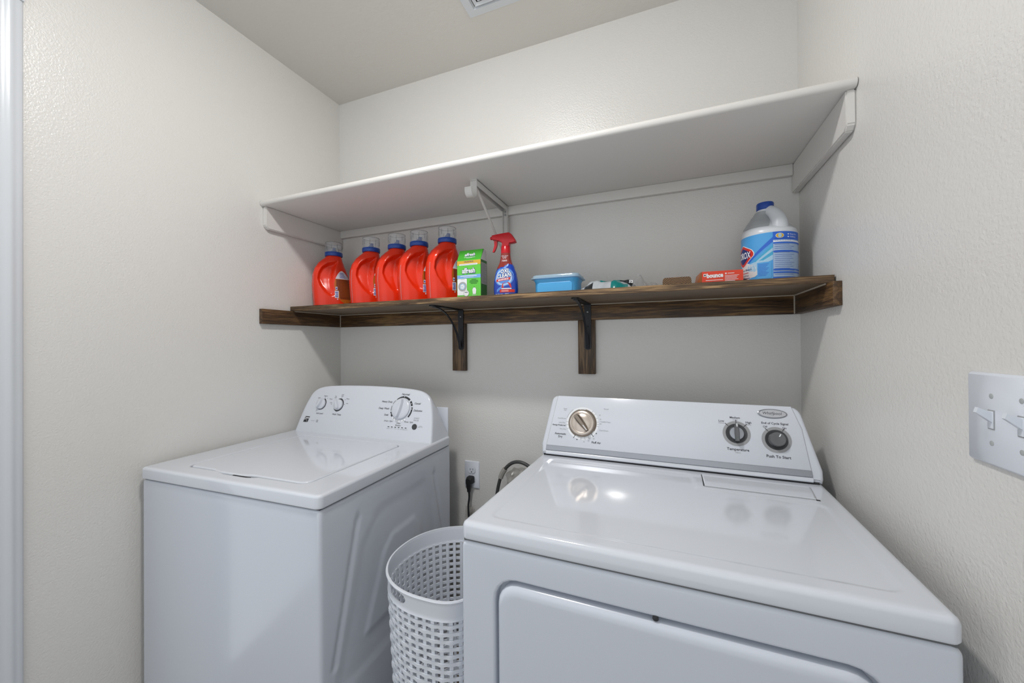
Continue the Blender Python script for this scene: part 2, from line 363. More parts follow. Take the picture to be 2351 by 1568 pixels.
# ------------------------------------------------------------------ painted upper shelf
ZU = 1.8355; DU = 0.411
t = thing('painted_shelf', 'long pale painted closet shelf high on the back wall above the wooden one', 'shelf', (0, 0, ZU))
bm = bmesh.new(); prof = [(0, 0), (-DU+0.006, 0), (-DU+0.002, 0.003), (-DU, 0.008), (-DU, 0.013), (-DU+0.002, 0.018), (-DU+0.006, 0.021), (0, 0.021)]
loft(bm, [[(0.002, y, z) for y, z in prof], [(W-0.002, y, z) for y, z in prof]]); obj('board', bm, 'shelf_paint', t, smooth=50)
bm = bmesh.new(); box(bm, 0.0195, W-0.0195, -0.018, 0, -0.036, -0.0002, bev=0.002); obj('back_cleat', bm, 'shelf_paint', t)
for x0, x1 in ((0.0, 0.019), (W-0.019, W)):
    bm = bmesh.new(); pr = [(-0.0005, -0.0002), (-0.398, -0.0002), (-0.398, -0.078), (-0.386, -0.090), (-0.0005, -0.090)]
    lo = [[(x0, y, z) for y, z in pr], [(x1, y, z) for y, z in pr]]; loft(bm, lo)
    bmesh.ops.bevel(bm, geom=list(bm.edges), offset=0.003, segments=2, affect='EDGES')
    obj('side_cleat', bm, 'shelf_paint', t)
# rod-and-shelf bracket under it
t = thing('closet_rod_bracket', 'white metal rod bracket with a round cup under the painted shelf', 'bracket', (0.904, -0.018, ZU))
bm = bmesh.new(); box(bm, -0.012, 0.012, -0.003, 0.0, -0.26, -0.001, bev=0.0008)
box(bm, -0.010, -0.0085, -0.012, -0.003, -0.26, -0.002); box(bm, 0.0085, 0.010, -0.012, -0.003, -0.26, -0.002)
obj('wall_arm', bm, 'rod_white', t)
bm = bmesh.new(); box(bm, -0.012, 0.012, -0.285, -0.003, -0.0035, -0.0005, bev=0.0006)
box(bm, 0.0095, 0.012, -0.283, -0.004, -0.023, -0.0005, bev=0.0005); box(bm, -0.012, -0.0095, -0.283, -0.004, -0.023, -0.0005, bev=0.0005); obj('shelf_arm', bm, 'rod_white', t)
bm = bmesh.new(); tube(bm, [(0.0, -0.262, -0.020), (0.0, -0.105, -0.136), (0.0, -0.004, -0.214)], 0.0045, 10); obj('brace', bm, 'rod_white', t)
bm = bmesh.new(); rc = 0.021; pts = [(-0.279, -0.001), (-0.282, -0.006), (-0.282, -0.030)]
pts += [(-0.303+rc*cos(a), -0.0485+rc*sin(a)) for a in [radians(x) for x in range(0, -181, -15)]] + [(-0.324, -0.040)]
for (ya, za), (yb, zb) in zip(pts, pts[1:]):
    n_ = Vector((zb-za, ya-yb)).normalized()*0.0018
    loft(bm, [[(x, ya, za), (x, ya+n_.x, za+n_.y), (x, yb+n_.x, zb+n_.y), (x, yb, zb)] for x in (-0.0125, 0.0125)])
obj('rod_cup', bm, 'rod_white', t, smooth=40)
for z, r in ((-0.024, 0.0035), (-0.036, 0.0045)):
    bm = bmesh.new(); lathe(bm, [(r, 0.0), (r, 0.0015), (r*0.6, 0.002)], 14, lambda x, y, zz: (x, -0.0031-zz, z+y)); obj('screw', bm, 'ring_grey', t)

# ------------------------------------------------------------------ stained lower shelf
ZL = 1.4412; DL = 0.2815; TB = 0.0195
t = thing('wooden_shelf', 'brown stained pine board shelf on wood cleats holding the laundry supplies', 'shelf', (0, 0, ZL))
bm = bmesh.new(); fs = box(bm, 0.004, W-0.004, -DL, -0.002, -TB, 0, mi=0)
fs[0].material_index = 1
bmesh.ops.bevel(bm, geom=[e for e in bm.edges if all(abs(v.co.y+DL) < 1e-4 for v in e.verts)], offset=0.0015, segments=2, affect='EDGES')
obj('board', bm, ['wood_edge', 'wood_under'], t, smooth=50)
bm = bmesh.new(); box(bm, 0.0195, W-0.0195, -0.019, 0, -0.0795, -TB-0.0003, bev=0.001); obj('back_cleat', bm, 'wood_cleat', t)
for x0, x1, y0 in ((0.0, 0.019, -0.415), (W-0.019, W, -0.314)):
    bm = bmesh.new(); box(bm, x0, x1, y0, -0.0005, -0.0795, -TB-0.0003, bev=0.0012); obj('side_cleat', bm, 'wood_cleat_y', t)
for x0, x1, zb in ((0.651, 0.714, -0.281), (1.198, 1.262, -0.283)):
    bm = bmesh.new(); box(bm, x0, x1, -0.019, 0, zb, -0.0798, bev=0.0015); obj('support_block', bm, 'wood_block', t)
bm = bmesh.new(); tube(bm, [(0.021, -0.0205, -TB-0.0015), (W-0.021, -0.0205, -TB-0.0015)], 0.0022, 6)
tube(bm, [(W-0.0205, -0.021, -TB-0.0015), (W-0.0205, -DL+0.01, -TB-0.0015)], 0.0028, 6); tube(bm, [(0.0205, -0.021, -TB-0.0015), (0.0205, -DL+0.01, -TB-0.0015)], 0.0018, 6)
tube(bm, [(0.0205, -0.0205, -TB), (0.0205, -0.0205, -0.079)], 0.0022, 6); tube(bm, [(W-0.0205, -0.0205, -TB), (W-0.0205, -0.0205, -0.079)], 0.0024, 6)
obj('caulk_line', bm, 'caulk', t, smooth=60)

def iron_bracket(x, label, twist=0.0):
    t = thing('shelf_bracket', label, 'bracket', (x, -0.0192, ZL-TB), 0, 'black iron brackets under the wooden shelf')
    bm = bmesh.new()
    pr = [(-0.0125, -0.004), (0.0125, -0.004), (0.0125, -0.160)] + [(0.0125*cos(a), -0.160+0.0125*sin(a)) for a in [radians(-k*22.5) for k in range(1, 8)]] + [(-0.0125, -0.160)]
    loft(bm, [[(u, 0, z) for u, z in pr], [(u, -0.004, z) for u, z in pr]]); obj('wall_plate', bm, 'black_metal', t)
    bm = bmesh.new()
    pr = [(-0.0125, 0.0), (0.0125, 0.0), (0.0125, -0.218)] + [(0.0125*cos(a), -0.218+0.0125*sin(a)) for a in [radians(-k*22.5) for k in range(1, 8)]] + [(-0.0125, -0.218)]
    loft(bm, [[(u, v, -0.0042) for u, v in pr], [(u, v, -0.0005) for u, v in pr]]); obj('shelf_plate', bm, 'black_metal', t)
    bm = bmesh.new(); pts = spline([(0, -0.210, -0.005), (0, -0.165, -0.011), (0, -0.115, -0.029), (0, -0.068, -0.064), (0, -0.032, -0.110), (0, -0.006, -0.166)], 5)
    lo = []
    for i, p in enumerate(pts):
        w = 0.003 + 0.0035*abs(i/(len(pts)-1)-0.5)*2; d = 0.0022
        lo.append([(p.x-w, p.y, p.z-d), (p.x+w, p.y, p.z-d), (p.x+w, p.y, p.z+d), (p.x-w, p.y, p.z+d)])
    loft(bm, lo); obj('curved_brace', bm, 'black_metal', t, smooth=35)
    for p, ax in (((0, -0.0045, -0.030), 1), ((0, -0.0045, -0.085), 1), ((0, -0.0045, -0.161), 1), ((0, -0.200, -0.0045), 2)):
        bm = bmesh.new(); lathe(bm, [(0.0036, 0), (0.0036, 0.0008), (0.0022, 0.0016)], 12, (lambda x, y, z: (p[0]+x, p[1]-z, p[2]+y)) if ax == 1 else (lambda x, y, z: (p[0]+x, p[1]+y, p[2]-z)))
        obj('screw', bm, 'screw' if p[2] == -0.030 else 'black_metal', t)
iron_bracket(0.6945, 'black curved iron bracket under the wooden shelf, below the green box')
iron_bracket(1.236, 'black curved iron bracket under the wooden shelf, below the blue tub')

# ------------------------------------------------------------------ washing machine
WW, WD, WT = 0.698, 0.645, 0.910
WR = radians(1.8581)
washer = thing('washing_machine', 'white top-loading washing machine at the left under the shelves', 'washing machine', (0.0288, -0.7996, 0.0), WR)
ol = rrect(0, WW, 0, WD, 0.010, 5)
pts = []
for i in range(len(ol)):
    a, b = Vector(ol[i]), Vector(ol[(i+1) % len(ol)])
    right = abs(a.x-WW) < 1e-6 and abs(b.x-WW) < 1e-6
    nseg = 90 if right else 1
    for k in range(nseg): pts.append(tuple(a.lerp(b, k/nseg)))
def seg_sdf(p, a, b):
    p, a, b = Vector(p), Vector(a), Vector(b); d = b-a; t_ = max(0, min(1, (p-a).dot(d)/d.dot(d))); return (p-a-d*t_).length
def poly_sdf(p, P):
    d = 1e9; ins = False; x, y = p; n = len(P)
    for i in range(n):
        a, b = P[i], P[(i+1) % n]
        dx, dy = b[0]-a[0], b[1]-a[1]; t_ = max(0, min(1, ((x-a[0])*dx+(y-a[1])*dy)/(dx*dx+dy*dy)))
        ex, ey = a[0]+dx*t_-x, a[1]+dy*t_-y; d = min(d, ex*ex+ey*ey)
        if (a[1] > y) != (b[1] > y) and x < (b[0]-a[0])*(y-a[1])/(b[1]-a[1])+a[0]: ins = not ins
    d = math.sqrt(d); return -d if ins else d
OUT_ = [(0.235, 0.755), (0.435, 0.755), (0.475, 0.70), (0.53, 0.42), (0.10, 0.42), (0.185, 0.70)]
IN_ = [(0.285, 0.685), (0.395, 0.685), (0.425, 0.65), (0.46, 0.47), (0.17, 0.47), (0.245, 0.65)]
def emboss(v, z):
    h = 0
    for a, b in (((0.128, 0.800), (0.045, 0.46)), ((0.522, 0.800), (0.612, 0.46))):
        h -= 0.0030*(1-sstep(0.004, 0.0115, seg_sdf((v, z), a, b)))
    h -= 0.0026*(1-sstep(-0.008, 0.030, poly_sdf((v, z), OUT_)-0.03)); h += 0.0030*(1-sstep(-0.004, 0.020, poly_sdf((v, z), IN_)))
    return h
zs = [0.02, 0.10, 0.25] + [0.36+k*0.0055 for k in range(83)] + [0.835, 0.862]
loops = []
for z in zs:
    loops.append([((x + emboss(y, z)) if (abs(x-WW) < 1e-6 and 0.012 < y < WD-0.012 and 0.3 < z < 0.83) else x, y, z) for x, y in pts])
for d, z in ((0.0006, 0.867), (0.0025, 0.870), (0.006, 0.8715)): loops.append([(x, y, z) for x, y in inset(pts, d)])
bm = bmesh.new(); loft(bm, loops); obj('cabinet', bm, 'enamel_side', washer, smooth=40)
for x in (0.05, WW-0.05):
    for y in (0.05, WD-0.05):
        bm = bmesh.new(); lathe(bm, [(0.022, 0.0), (0.022, 0.012), (0.012, 0.014), (0.012, 0.025)], 16, lambda a, b, c: (x+a, y+b, c)); obj('foot', bm, 'knob_grey', washer)
bm = bmesh.new(); box(bm, 0.006, WW-0.006, 0.006, WD-0.006, 0.870, 0.8765); obj('seam', bm, 'gap', washer)
# lid deck: a ring with a bevelled outer edge round the lid opening
LU0, LU1, LV0, LV1 = 0.122, 0.600, 0.050, 0.462
outer = rrect(-0.003, WW+0.003, -0.004, WD, 0.016, 8); hole = rrect(LU0, LU1, LV0, LV1, 0.026, 8)
# front of the opening bulges at the finger notch
def notchify(P, d0):
    r = []
    for x, y in P: r.append((x, y))
    return r
def dense(P, k=6):
    out = []
    for i in range(len(P)):
        a, b = Vector(P[i]), Vector(P[(i+1) % len(P)])
        n_ = k if (b-a).length > 0.05 else 1
        for q in range(n_): out.append(tuple(a.lerp(b, q/n_)))
    return out
outer_d, hole_d = dense(outer, 24), dense(hole, 24)
def notch(P):
    return [(x, y - (0.012*sstep(0.275, 0.300, x)*(1-sstep(0.405, 0.430, x)) if y < LV0+0.01 else 0)) for x, y in P]
hn = notch(hole_d)
bm = bmesh.new()
loft(bm, [[(x, y, 0.895) for x, y in hn], [(x, y, 0.906) for x, y in hn], [(x, y, 0.9092) for x, y in inset(hn, -0.002)],
          [(x, y, WT) for x, y in inset(hn, -0.005)], [(x, y, WT) for x, y in inset(hn, -0.010)], [(x, y, WT) for x, y in inset(outer_d, 0.014)], [(x, y, WT) for x, y in inset(outer_d, 0.0085)], [(x, y, WT-0.0010) for x, y in inset(outer_d, 0.0045)],
          [(x, y, WT-0.0032) for x, y in inset(outer_d, 0.0013)], [(x, y, WT-0.0075) for x, y in outer_d], [(x, y, 0.880) for x, y in outer_d],
          [(x, y, 0.8765) for x, y in inset(outer_d, 0.0015)], [(x, y, 0.8757) for x, y in inset(outer_d, 0.006)]], False, True)
obj('lid_deck', bm, 'enamel', washer, smooth=50)
bm = bmesh.new(); box(bm, LU0-0.01, LU1+0.01, LV0-0.02, LV1+0.01, 0.893, 0.8955); obj('tub_opening', bm, 'gap', washer)
lp = inset(hole_d, 0.0028)
lp2 = [(x, y - (0.009*sstep(0.235, 0.270, x)*(1-sstep(0.365, 0.400, x)) if y < LV0+0.01 else 0)) for x, y in lp]
bm = bmesh.new()
loft(bm, [[(x, y, 0.896) for x, y in lp2], [(x, y, 0.9072) for x, y in lp2], [(x, y, 0.9098) for x, y in inset(lp2, 0.0022)], [(x, y, 0.9108) for x, y in inset(lp2, 0.006)],
          [(x, y, 0.9100) for x, y in inset(lp2, 0.016)]])
obj('lid', bm, 'enamel', washer, smooth=50)
bm = bmesh.new(); box(bm, 0.335, 0.405, 0.0405, 0.0445, 0.8985, 0.9085, bev=0.001); obj('finger_notch', bm, 'gap', washer)

# console
TH = radians(20.0)
def wc(u, s, h): return (u, 0.512 + s*sin(TH) - h*cos(TH), WT + s*cos(TH) + h*sin(TH))
half = [Vector((0.336, -0.014, 0))] + spline([(0.336, 0, 0), (0.330, 0.045, 0), (0.321, 0.095, 0), (0.306, 0.146, 0), (0.290, 0.174, 0), (0.262, 0.192, 0), (0.215, 0.2015, 0), (0.12, 0.2075, 0), (0.0, 0.2095, 0)], 5)
CU = 0.3565
ol = [(CU+p.x, p.y) for p in half] + [(CU-p.x, p.y) for p in reversed(half[:-1])]
def cl(poly, h): return [wc(u, s, h) for u, s in poly]
bm = bmesh.new(); lo = [cl(inset(ol, 0.012), 0.0), cl(inset(ol, 0.005), -0.0012), cl(inset(ol, 0.0015), -0.0045), cl(ol, -0.010)]
for dv, f in ((0.22, 0.965), (0.45, 0.88), (0.66, 0.75), (0.85, 0.58), (1.0, 0.38)):
    lo.append([(CU+(u-CU)*(1-0.03*dv*(s > 0.15)), wc(u, s, -0.010)[1]+(0.640-wc(u, s, -0.010)[1])*dv, WT+(wc(u, s, -0.010)[2]-WT)*f) for u, s in ol])
loft(bm, lo)
console = obj('console', bm, 'plastic_white', washer, smooth=45)
bm = bmesh.new(); box(bm, 0.30, 0.690, 0.641, 0.646, WT, 1.022, bev=0.002); obj('rear_panel', bm, 'plastic_cap', washer)
def frame_map(c, fn): return lambda x, y, z: fn(c[0]+x, c[1]+y, z)
def grip_dial(parent, fn, c, r, depth, rot, gw, mats, skirt=0.003, name='control_knob', ghost=1.0):
    bm = bmesh.new(); mp = frame_map(c, fn)
    lathe(bm, [(r, 0.0), (r, skirt), (r*0.97, skirt+0.0015), (r*0.80, skirt+0.003), (r*0.76, skirt+0.0035)], 40, mp, False, True)
    k = obj(name, bm, mats[0], parent, smooth=40)
    bm = bmesh.new(); ca, sa = cos(rot), sin(rot)
    def g(x, y, z): return mp(x*ca-y*sa, x*sa+y*ca, z)
    L_ = r*0.93; lo = []
    for q, (hw, z) in enumerate(((gw, skirt), (gw*0.85, skirt+depth*0.6), (gw*0.6, skirt+depth*0.95), (gw*0.25, skirt+depth))):
        pr = []
        for k_ in range(24):
            a = 2*pi*k_/24; e = L_*(1-0.03*q)
            pr.append(g(hw*(abs(cos(a))**0.9)*(1 if cos(a) > 0 else -1)*(0.62+0.38*cos(a*0+asin_(sin(a)))), e*sin(a), z))
        lo.append(pr)
    loft(bm, lo, False, True); obj('grip', bm, mats[1], k, smooth=50)
    return k
def asin_(x): return 0.0
for c, rot in (((0.1275, 0.1215), radians(-22)), ((0.2205, 0.1215), radians(28))):
    grip_dial(washer, wc, c, 0.0225, 0.014, rot, 0.0075, ('plastic_cap', 'plastic_cap'), 0.005)
grip_dial(washer, wc, (0.5325, 0.1200), 0.0405, 0.016, radians(-8), 0.0095, ('plastic_cap', 'ring_light' if False else 'plastic_cap'), 0.006)
bm = bmesh.new(); lathe(bm, [(0.0108, 0), (0.0108, 0.0015), (0.0095, 0.0025), (0.006, 0.0018)], 24, frame_map((0.6080, 0.0553), wc)); obj('start_button', bm, 'ring_dark', washer)
P = Print(wc); K, G, Wt = 'black_print', 'grey_print', 'white_print'; hb = 0.0002
P.g = 'soil_level_markings'
P.ring(0.1275, 0.1215, 0.0235, 0.0235, -128, 62, K, hb, 30, 0.0255)
P.g = 'soil_level_markings'
for a0, a1, w0, w1 in ((-128, -40, 0.0245, 0.0262), (-40, 62, 0.0262, 0.0275)): P.ring(0.1275, 0.1215, 0.0228, w0, a0, a1, K, hb, 16, w1)
P.g = 'wash_temperature_markings'
for a0, a1, w0, w1 in ((-170, -90, 0.0235, 0.0285), (-90, 0, 0.0275, 0.0265), (0, 70, 0.0270, 0.0285), (70, 118, 0.0285, 0.0235)): P.ring(0.2205, 0.1215, 0.0228, w0, a0, a1, K, hb, 16, w1)
P.g = 'cycle_markings'
cx, cy = 0.5325, 0.1200
for a0, a1, r0, r1, r1b in ((48, 92, 0.0435, 0.0520, 0.0505), (92, 128, 0.0435, 0.0500, 0.0462), (136, 158, 0.0432, 0.0462, 0.0462), (167, 191, 0.0432, 0.0466, 0.0472), (197, 222, 0.0432, 0.0485, 0.0505), (16, 40, 0.0440, 0.0525, 0.0525), (-38, 10, 0.0455, 0.0518, 0.0525)):
    P.ring(cx, cy, r0, r1, a0, a1, K, hb, 12, r1b)
for a in (84, 28, 2, 208): P.disc(cx+0.0482*cos(radians(a)), cy+0.0482*sin(radians(a)), 0.0016, 0.0016, Wt, 0.0004, 10)
for a0 in (226, 254, 284):
    P.ring(cx, cy, 0.0440, 0.0510, a0, a0+22, 'white_print', 0.0002, 8); P.ring(cx, cy, 0.0508, 0.0513, a0, a0+22, G, 0.0003, 8)
    a = radians(a0+11); P.disc(cx+0.0475*cos(a), cy+0.0475*sin(a), 0.0014, 0.0018, K, 0.0004, 8)
T = P.text; sh = 0.25
T('Normal', 0.5406, 0.1775, 0.0115, K, shear=sh, bold=0.012)
T('Heavy Duty', 0.4600, 0.1452, 0.0105, K, shear=sh, bold=0.012); T('Deep Wash', 0.4515, 0.1180, 0.0105, K, shear=sh, bold=0.012); T('Soak', 0.4690, 0.0935, 0.0105, K, shear=sh, bold=0.012)
T('Casual', 0.6020, 0.1440, 0.0105, K, shear=sh, bold=0.012); T('Delicates', 0.6095, 0.1165, 0.0105, K, shear=sh, bold=0.012)
T('Drain / Spin', 0.4850, 0.0700, 0.0085, K, shear=sh); T('Clean\nWasher', 0.5330, 0.0600, 0.0085, K, shear=sh); T('Rinse / Spin', 0.5780, 0.0715, 0.0085, K, shear=sh)
P.g = 'status_markings'
T('START\nPAUSE', 0.6095, 0.0830, 0.0080, G, shear=sh); T('CANCEL\nHOLD 3 SEC', 0.6340, 0.0570, 0.0038, G, shear=0.1)
for i, w in enumerate(('SENSING', 'WASH', 'RINSE', 'SPIN', 'COMPLETE', 'LID LOCKED')):
    u = 0.4916+i*0.0157; P.poly([(u-0.0036, 0.0468), (u+0.0042, 0.0468), (u+0.0036, 0.0496), (u-0.0042, 0.0496)], K); T(w, u, 0.0418, 0.0034, G)
P.g = 'soil_level_markings'
T('Soil Level', 0.1320, 0.0805, 0.0095, K, shear=sh, bold=0.006); P.g = 'wash_temperature_markings'; T('Wash Temp', 0.2235, 0.0810, 0.0095, K, shear=sh, bold=0.006)
P.g = 'soil_level_markings'; T('Light', 0.1080, 0.1465, 0.0062, K, shear=sh); T('Medium', 0.1420, 0.1555, 0.0062, K, shear=sh); T('Heavy', 0.1730, 0.1440, 0.0062, K, shear=sh)
P.g = 'wash_temperature_markings'
T('Tap\nCold', 0.1960, 0.1535, 0.0058, K, shear=sh); T('Cool\nLight', 0.2300, 0.1620, 0.0058, K, shear=sh); T('Warm', 0.2620, 0.1480, 0.0062, K, shear=sh); T('Hot', 0.2640, 0.1285, 0.0062, K, shear=sh); T('Cold', 0.1780, 0.1280, 0.0058, K, shear=sh)
for u, s in ((0.1400, 0.1503), (0.1545, 0.1455)): P.g = 'soil_level_markings'; P.disc(u, s, 0.0014, 0.0014, K, n=8)
P.g = 'wash_temperature_markings'
for u, s in ((0.2290, 0.1525), (0.2500, 0.1440), (0.2520, 0.1240), (0.1830, 0.1215)): P.disc(u, s, 0.0014, 0.0014, K, n=8)
P.g = 'emblem'
# square emblem with curved white strokes
P.poly([(0.0555, 0.0410), (0.0800, 0.0405), (0.0855, 0.0650), (0.0620, 0.0655)], K)
P.poly([(0.0622, 0.0588), (0.0835, 0.0584), (0.0842, 0.0608), (0.0628, 0.0612)], Wt, 0.0006)
for q in range(7):
    a, b = q/7, (q+1)/7; f = lambda t_: (0.0600+0.022*t_, 0.0530-0.009*t_+0.0055*sin(pi*t_*1.6)); g_ = lambda t_: (0.0835-0.022*t_, 0.0560-0.004*t_+0.003*sin(pi*t_))
    p0, p1 = f(a), f(b); P.poly([p0, p1, (p1[0], p1[1]-0.0016), (p0[0], p0[1]-0.0016)], Wt, 0.0006)
    p0, p1 = g_(a), g_(b); P.poly([p0, p1, (p1[0], p1[1]-0.0014), (p0[0], p0[1]-0.0014)], Wt, 0.0006)
P.g = 'badge_print'
T('Series 100', 0.1065, 0.0485, 0.0042, G, shear=sh)
P.ring(0.1305, 0.0485, 0.0052, 0.0060, 0, 360, G, n=20); P.ring(0.1305, 0.0485, 0.0, 0.0040, 30, 160, G, n=8); P.ring(0.1305, 0.0485, 0.0, 0.0040, 210, 330, G, n=8)
P.build_groups(washer)

# ------------------------------------------------------------------ dryer
DW, DD, DT = 0.7385, 0.700, 0.918
DR = radians(-1.2066)
dryer = thing('clothes_dryer', 'white front-loading clothes dryer in the right foreground', 'dryer', (1.1203, -0.7844, 0.0), DR)
ol = rrect(0, DW, 0.0, DD, 0.006, 4)
bm = bmesh.new(); box(bm, 0.0005, DW-0.0005, 0.022, DD, 0.02, 0.878); obj('cabinet', bm, 'enamel_side', dryer)
for x in (0.05, DW-0.05):
    for y in (0.05, DD-0.05):
        bm = bmesh.new(); lathe(bm, [(0.022, 0.0), (0.022, 0.012), (0.012, 0.014), (0.012, 0.025)], 16, lambda a, b, c: (x+a, y+b, c)); obj('foot', bm, 'knob_grey', dryer)
def fl(poly, v): return [(u, v, z) for u, z in poly]
outer = dense(rrect(0, DW, 0.02, 0.8795, 0.012, 5), 12); hole = dense(rrect(0.0735, 0.665, 0.17, 0.821, 0.045, 5), 12)
bm = bmesh.new(); loft(bm, [fl(outer, 0.022), fl(outer, 0.006), fl(inset(outer, 0.0015), 0.0022), fl(inset(outer, 0.0045), 0.0005), fl(inset(outer, 0.008), 0.0),
   fl(inset(hole, -0.006), 0.0), fl(inset(hole, -0.003), 0.001), fl(inset(hole, -0.0008), 0.0035), fl(hole, 0.007), fl(inset(hole, 0.001), 0.020), fl(inset(hole, 0.02), 0.020)], True, False)
obj('front_panel', bm, 'enamel_side', dryer, smooth=50)
dp = dense(rrect(0.0795, 0.659, 0.176, 0.8145, 0.041, 5), 12)
bm = bmesh.new(); loft(bm, [fl(dp, 0.0195), fl(dp, 0.006), fl(inset(dp, 0.002), 0.001), fl(inset(dp, 0.006), -0.003), fl(inset(dp, 0.012), -0.0048), fl(inset(dp, 0.02), -0.005), fl(inset(dp, 0.026), -0.005)])
obj('door', bm, 'enamel_side', dryer, smooth=50)
bm = bmesh.new(); lathe(bm, [(0.005, 0.0), (0.005, 0.002), (0.003, 0.003)], 14, lambda a, b, c: (0.3672+a, 0.003-c, 0.8195+b)); obj('door_catch', bm, 'gap', dryer)
bm = bmesh.new(); box(bm, 0.004, DW-0.004, 0.004, DD, 0.8782, 0.8835); obj('seam', bm, 'knob_grey', dryer)
# top: bevelled rim and a field pressed slightly lower
ro = dense(rrect(-0.001, DW+0.001, -0.002, DD, 0.014, 6), 1)
bm = bmesh.new()
STEP = [(0.046, 0.040), (0.697, 0.040), (0.697, 0.368), (0.442, 0.380), (0.436, 0.470), (0.045, 0.470)]
def rsdf(p): return poly_sdf(p, [(0.066, 0.060), (0.677, 0.060), (0.677, 0.340), (0.425, 0.352), (0.419, 0.455), (0.065, 0.455)]) - 0.020
nx, ny = 150, 128; gx0, gx1, gy0, gy1 = 0.014, DW-0.014, 0.014, 0.515
gv = []; gf = []
for j in range(ny+1):
    for i in range(nx+1):
        u, v = gx0+(gx1-gx0)*i/nx, gy0+(gy1-gy0)*j/ny
        gv.append((u, v, DT - 0.0022*(1-sstep(-0.0035, 0.0035, rsdf((u, v))))))
for j in range(ny):
    for i in range(nx):
        a = j*(nx+1)+i; u = gx0+(gx1-gx0)*(i+0.5)/nx; v = gy0+(gy1-gy0)*(j+0.5)/ny
        gf.append((a, a+1, a+nx+2, a+nx+1))
gvv = [bm.verts.new(p) for p in gv]
for f in gf: bm.faces.new([gvv[i] for i in f])
# rim: grid border out to the rounded outline
rim0 = []
def on_border(x, y):
    return (min(max(x, gx0), gx1), min(max(y, gy0), gy1))
ro_big = dense(rrect(-0.001, DW+0.001, -0.002, DD, 0.014, 6), 30)
L0 = [(*on_border(x, y), DT) for x, y in inset(ro_big, 0.0145)]
rows = [[(*on_border(x, y), DT) if y < 0.5 else (x, y, DT) for x, y in inset(ro_big, 0.0145)], [(x, y, DT) for x, y in inset(ro_big, 0.012)], [(x, y, DT-0.001) for x, y in inset(ro_big, 0.007)],
        [(x, y, DT-0.004) for x, y in inset(ro_big, 0.0025)], [(x, y, DT-0.010) for x, y in ro_big], [(x, y, 0.887) for x, y in ro_big], [(x, y, 0.8835) for x, y in inset(ro_big, 0.002)], [(x, y, 0.8828) for x, y in inset(ro_big, 0.007)]]
loft(bm, rows, False, True)
box(bm, gx0, gx1, gy1-0.001, DD-0.02, DT-0.02, DT)
bmesh.ops.remove_doubles(bm, verts=bm.verts, dist=0.0002)
obj('top_deck', bm, 'enamel', dryer, smooth=50)
lint = [(0.4655, 0.3885), (0.6905, 0.3885), (0.7000, 0.4700), (0.4640, 0.4780)]
bm = bmesh.new(); loft(bm, [[(u, v, DT+0.0002) for u, v in inset(lint, -0.0022)], [(u, v, DT+0.0006) for u, v in inset(lint, -0.0022)]]); obj('lint_door_gap', bm, 'ring_grey', dryer)
bm = bmesh.new(); loft(bm, [[(u, v, DT) for u, v in lint], [(u, v, DT+0.0018) for u, v in lint], [(u, v, DT+0.0030) for u, v in inset(lint, 0.0025)]]); obj('lint_door', bm, 'enamel', dryer, smooth=25)
for a in ((0.4625, 0.4650, 0.390, 0.476), (0.690, 0.697, 0.383, 0.3875)):
    bm = bmesh.new(); box(bm, *a, DT, DT+0.0012); obj('hinge_gap', bm, 'gap', dryer)

TD = radians(19.0)
def dc(u, s, h): return (u, 0.500 + s*sin(TD) - h*cos(TD), DT + s*cos(TD) + h*sin(TD))
def rounded(P, rad, n=5):
    out = []
    for i in range(len(P)):
        p, a, b = Vector(P[i]), Vector(P[i-1]), Vector(P[(i+1) % len(P)]); r = rad[i]
        if r <= 0: out.append(tuple(p)); continue
        p0 = p+(a-p).normalized()*r; p1 = p+(b-p).normalized()*r
        for k in range(n+1):
            t_ = k/n; q = p0*(1-t_)**2 + p*2*t_*(1-t_) + p1*t_*t_; out.append((q.x, q.y))
    return out
ol = rounded([(0.0050, 0.0035), (0.7355, 0.0035), (0.7385, 0.012), (0.7395, 0.034), (0.7020, 0.1945), (0.0240, 0.1945), (-0.0005, 0.034), (0.0025, 0.012)], [0, 0, .004, .004, .026, .020, .004, .004])
bm = bmesh.new()
def dl(poly, h): return [dc(u, s, h) for u, s in poly]
lo = [dl(inset(ol, 0.009), 0.0), dl(inset(ol, 0.004), -0.001), dl(inset(ol, 0.001), -0.004), dl(ol, -0.009)]
for dv, f in ((0.25, 0.94), (0.5, 0.86), (0.8, 0.78), (1.0, 0.70)):
    lo.append([(u, dc(u, s, -0.009)[1]+(0.655-dc(u, s, -0.009)[1])*dv, DT+(dc(u, s, -0.009)[2]-DT)*f) for u, s in ol])
loft(bm, lo)
obj('console', bm, 'plastic_cap', dryer, smooth=45)
bm = bmesh.new(); box(bm, 0.010, DW-0.010, 0.5015, 0.655, DT-0.001, DT+0.005); obj('console_gap', bm, 'gap', dryer)
fas = [(0.0170, 0.0325), (0.7140, 0.0325), (0.7030, 0.1353), (0.6840, 0.1925), (0.0425, 0.1925)]
bm = bmesh.new(); loft(bm, [dl(inset(fas, -0.0012), -0.003), dl(inset(fas, -0.0012), 0.0002)]); obj('fascia_seam', bm, 'ring_grey', dryer)
bm = bmesh.new(); loft(bm, [dl(fas, -0.002), dl(fas, 0.0016), dl(inset(fas, 0.0012), 0.0022)]); obj('control_panel', bm, 'plastic_white', dryer, smooth=40)
s1 = [(0.0160, 0.0165), (0.7155, 0.0165), (0.7145, 0.0325), (0.0172, 0.0325)]
bm = bmesh.new(); loft(bm, [dl(s1, -0.002), dl(s1, 0.0024), dl(inset(s1, 0.0008), 0.0032)]); obj('trim_strip', bm, 'silver', dryer, smooth=30, label='brushed silver trim strip')
s2 = [(0.0180, 0.0045), (0.7150, 0.0045), (0.7155, 0.0150), (0.0165, 0.0150)]
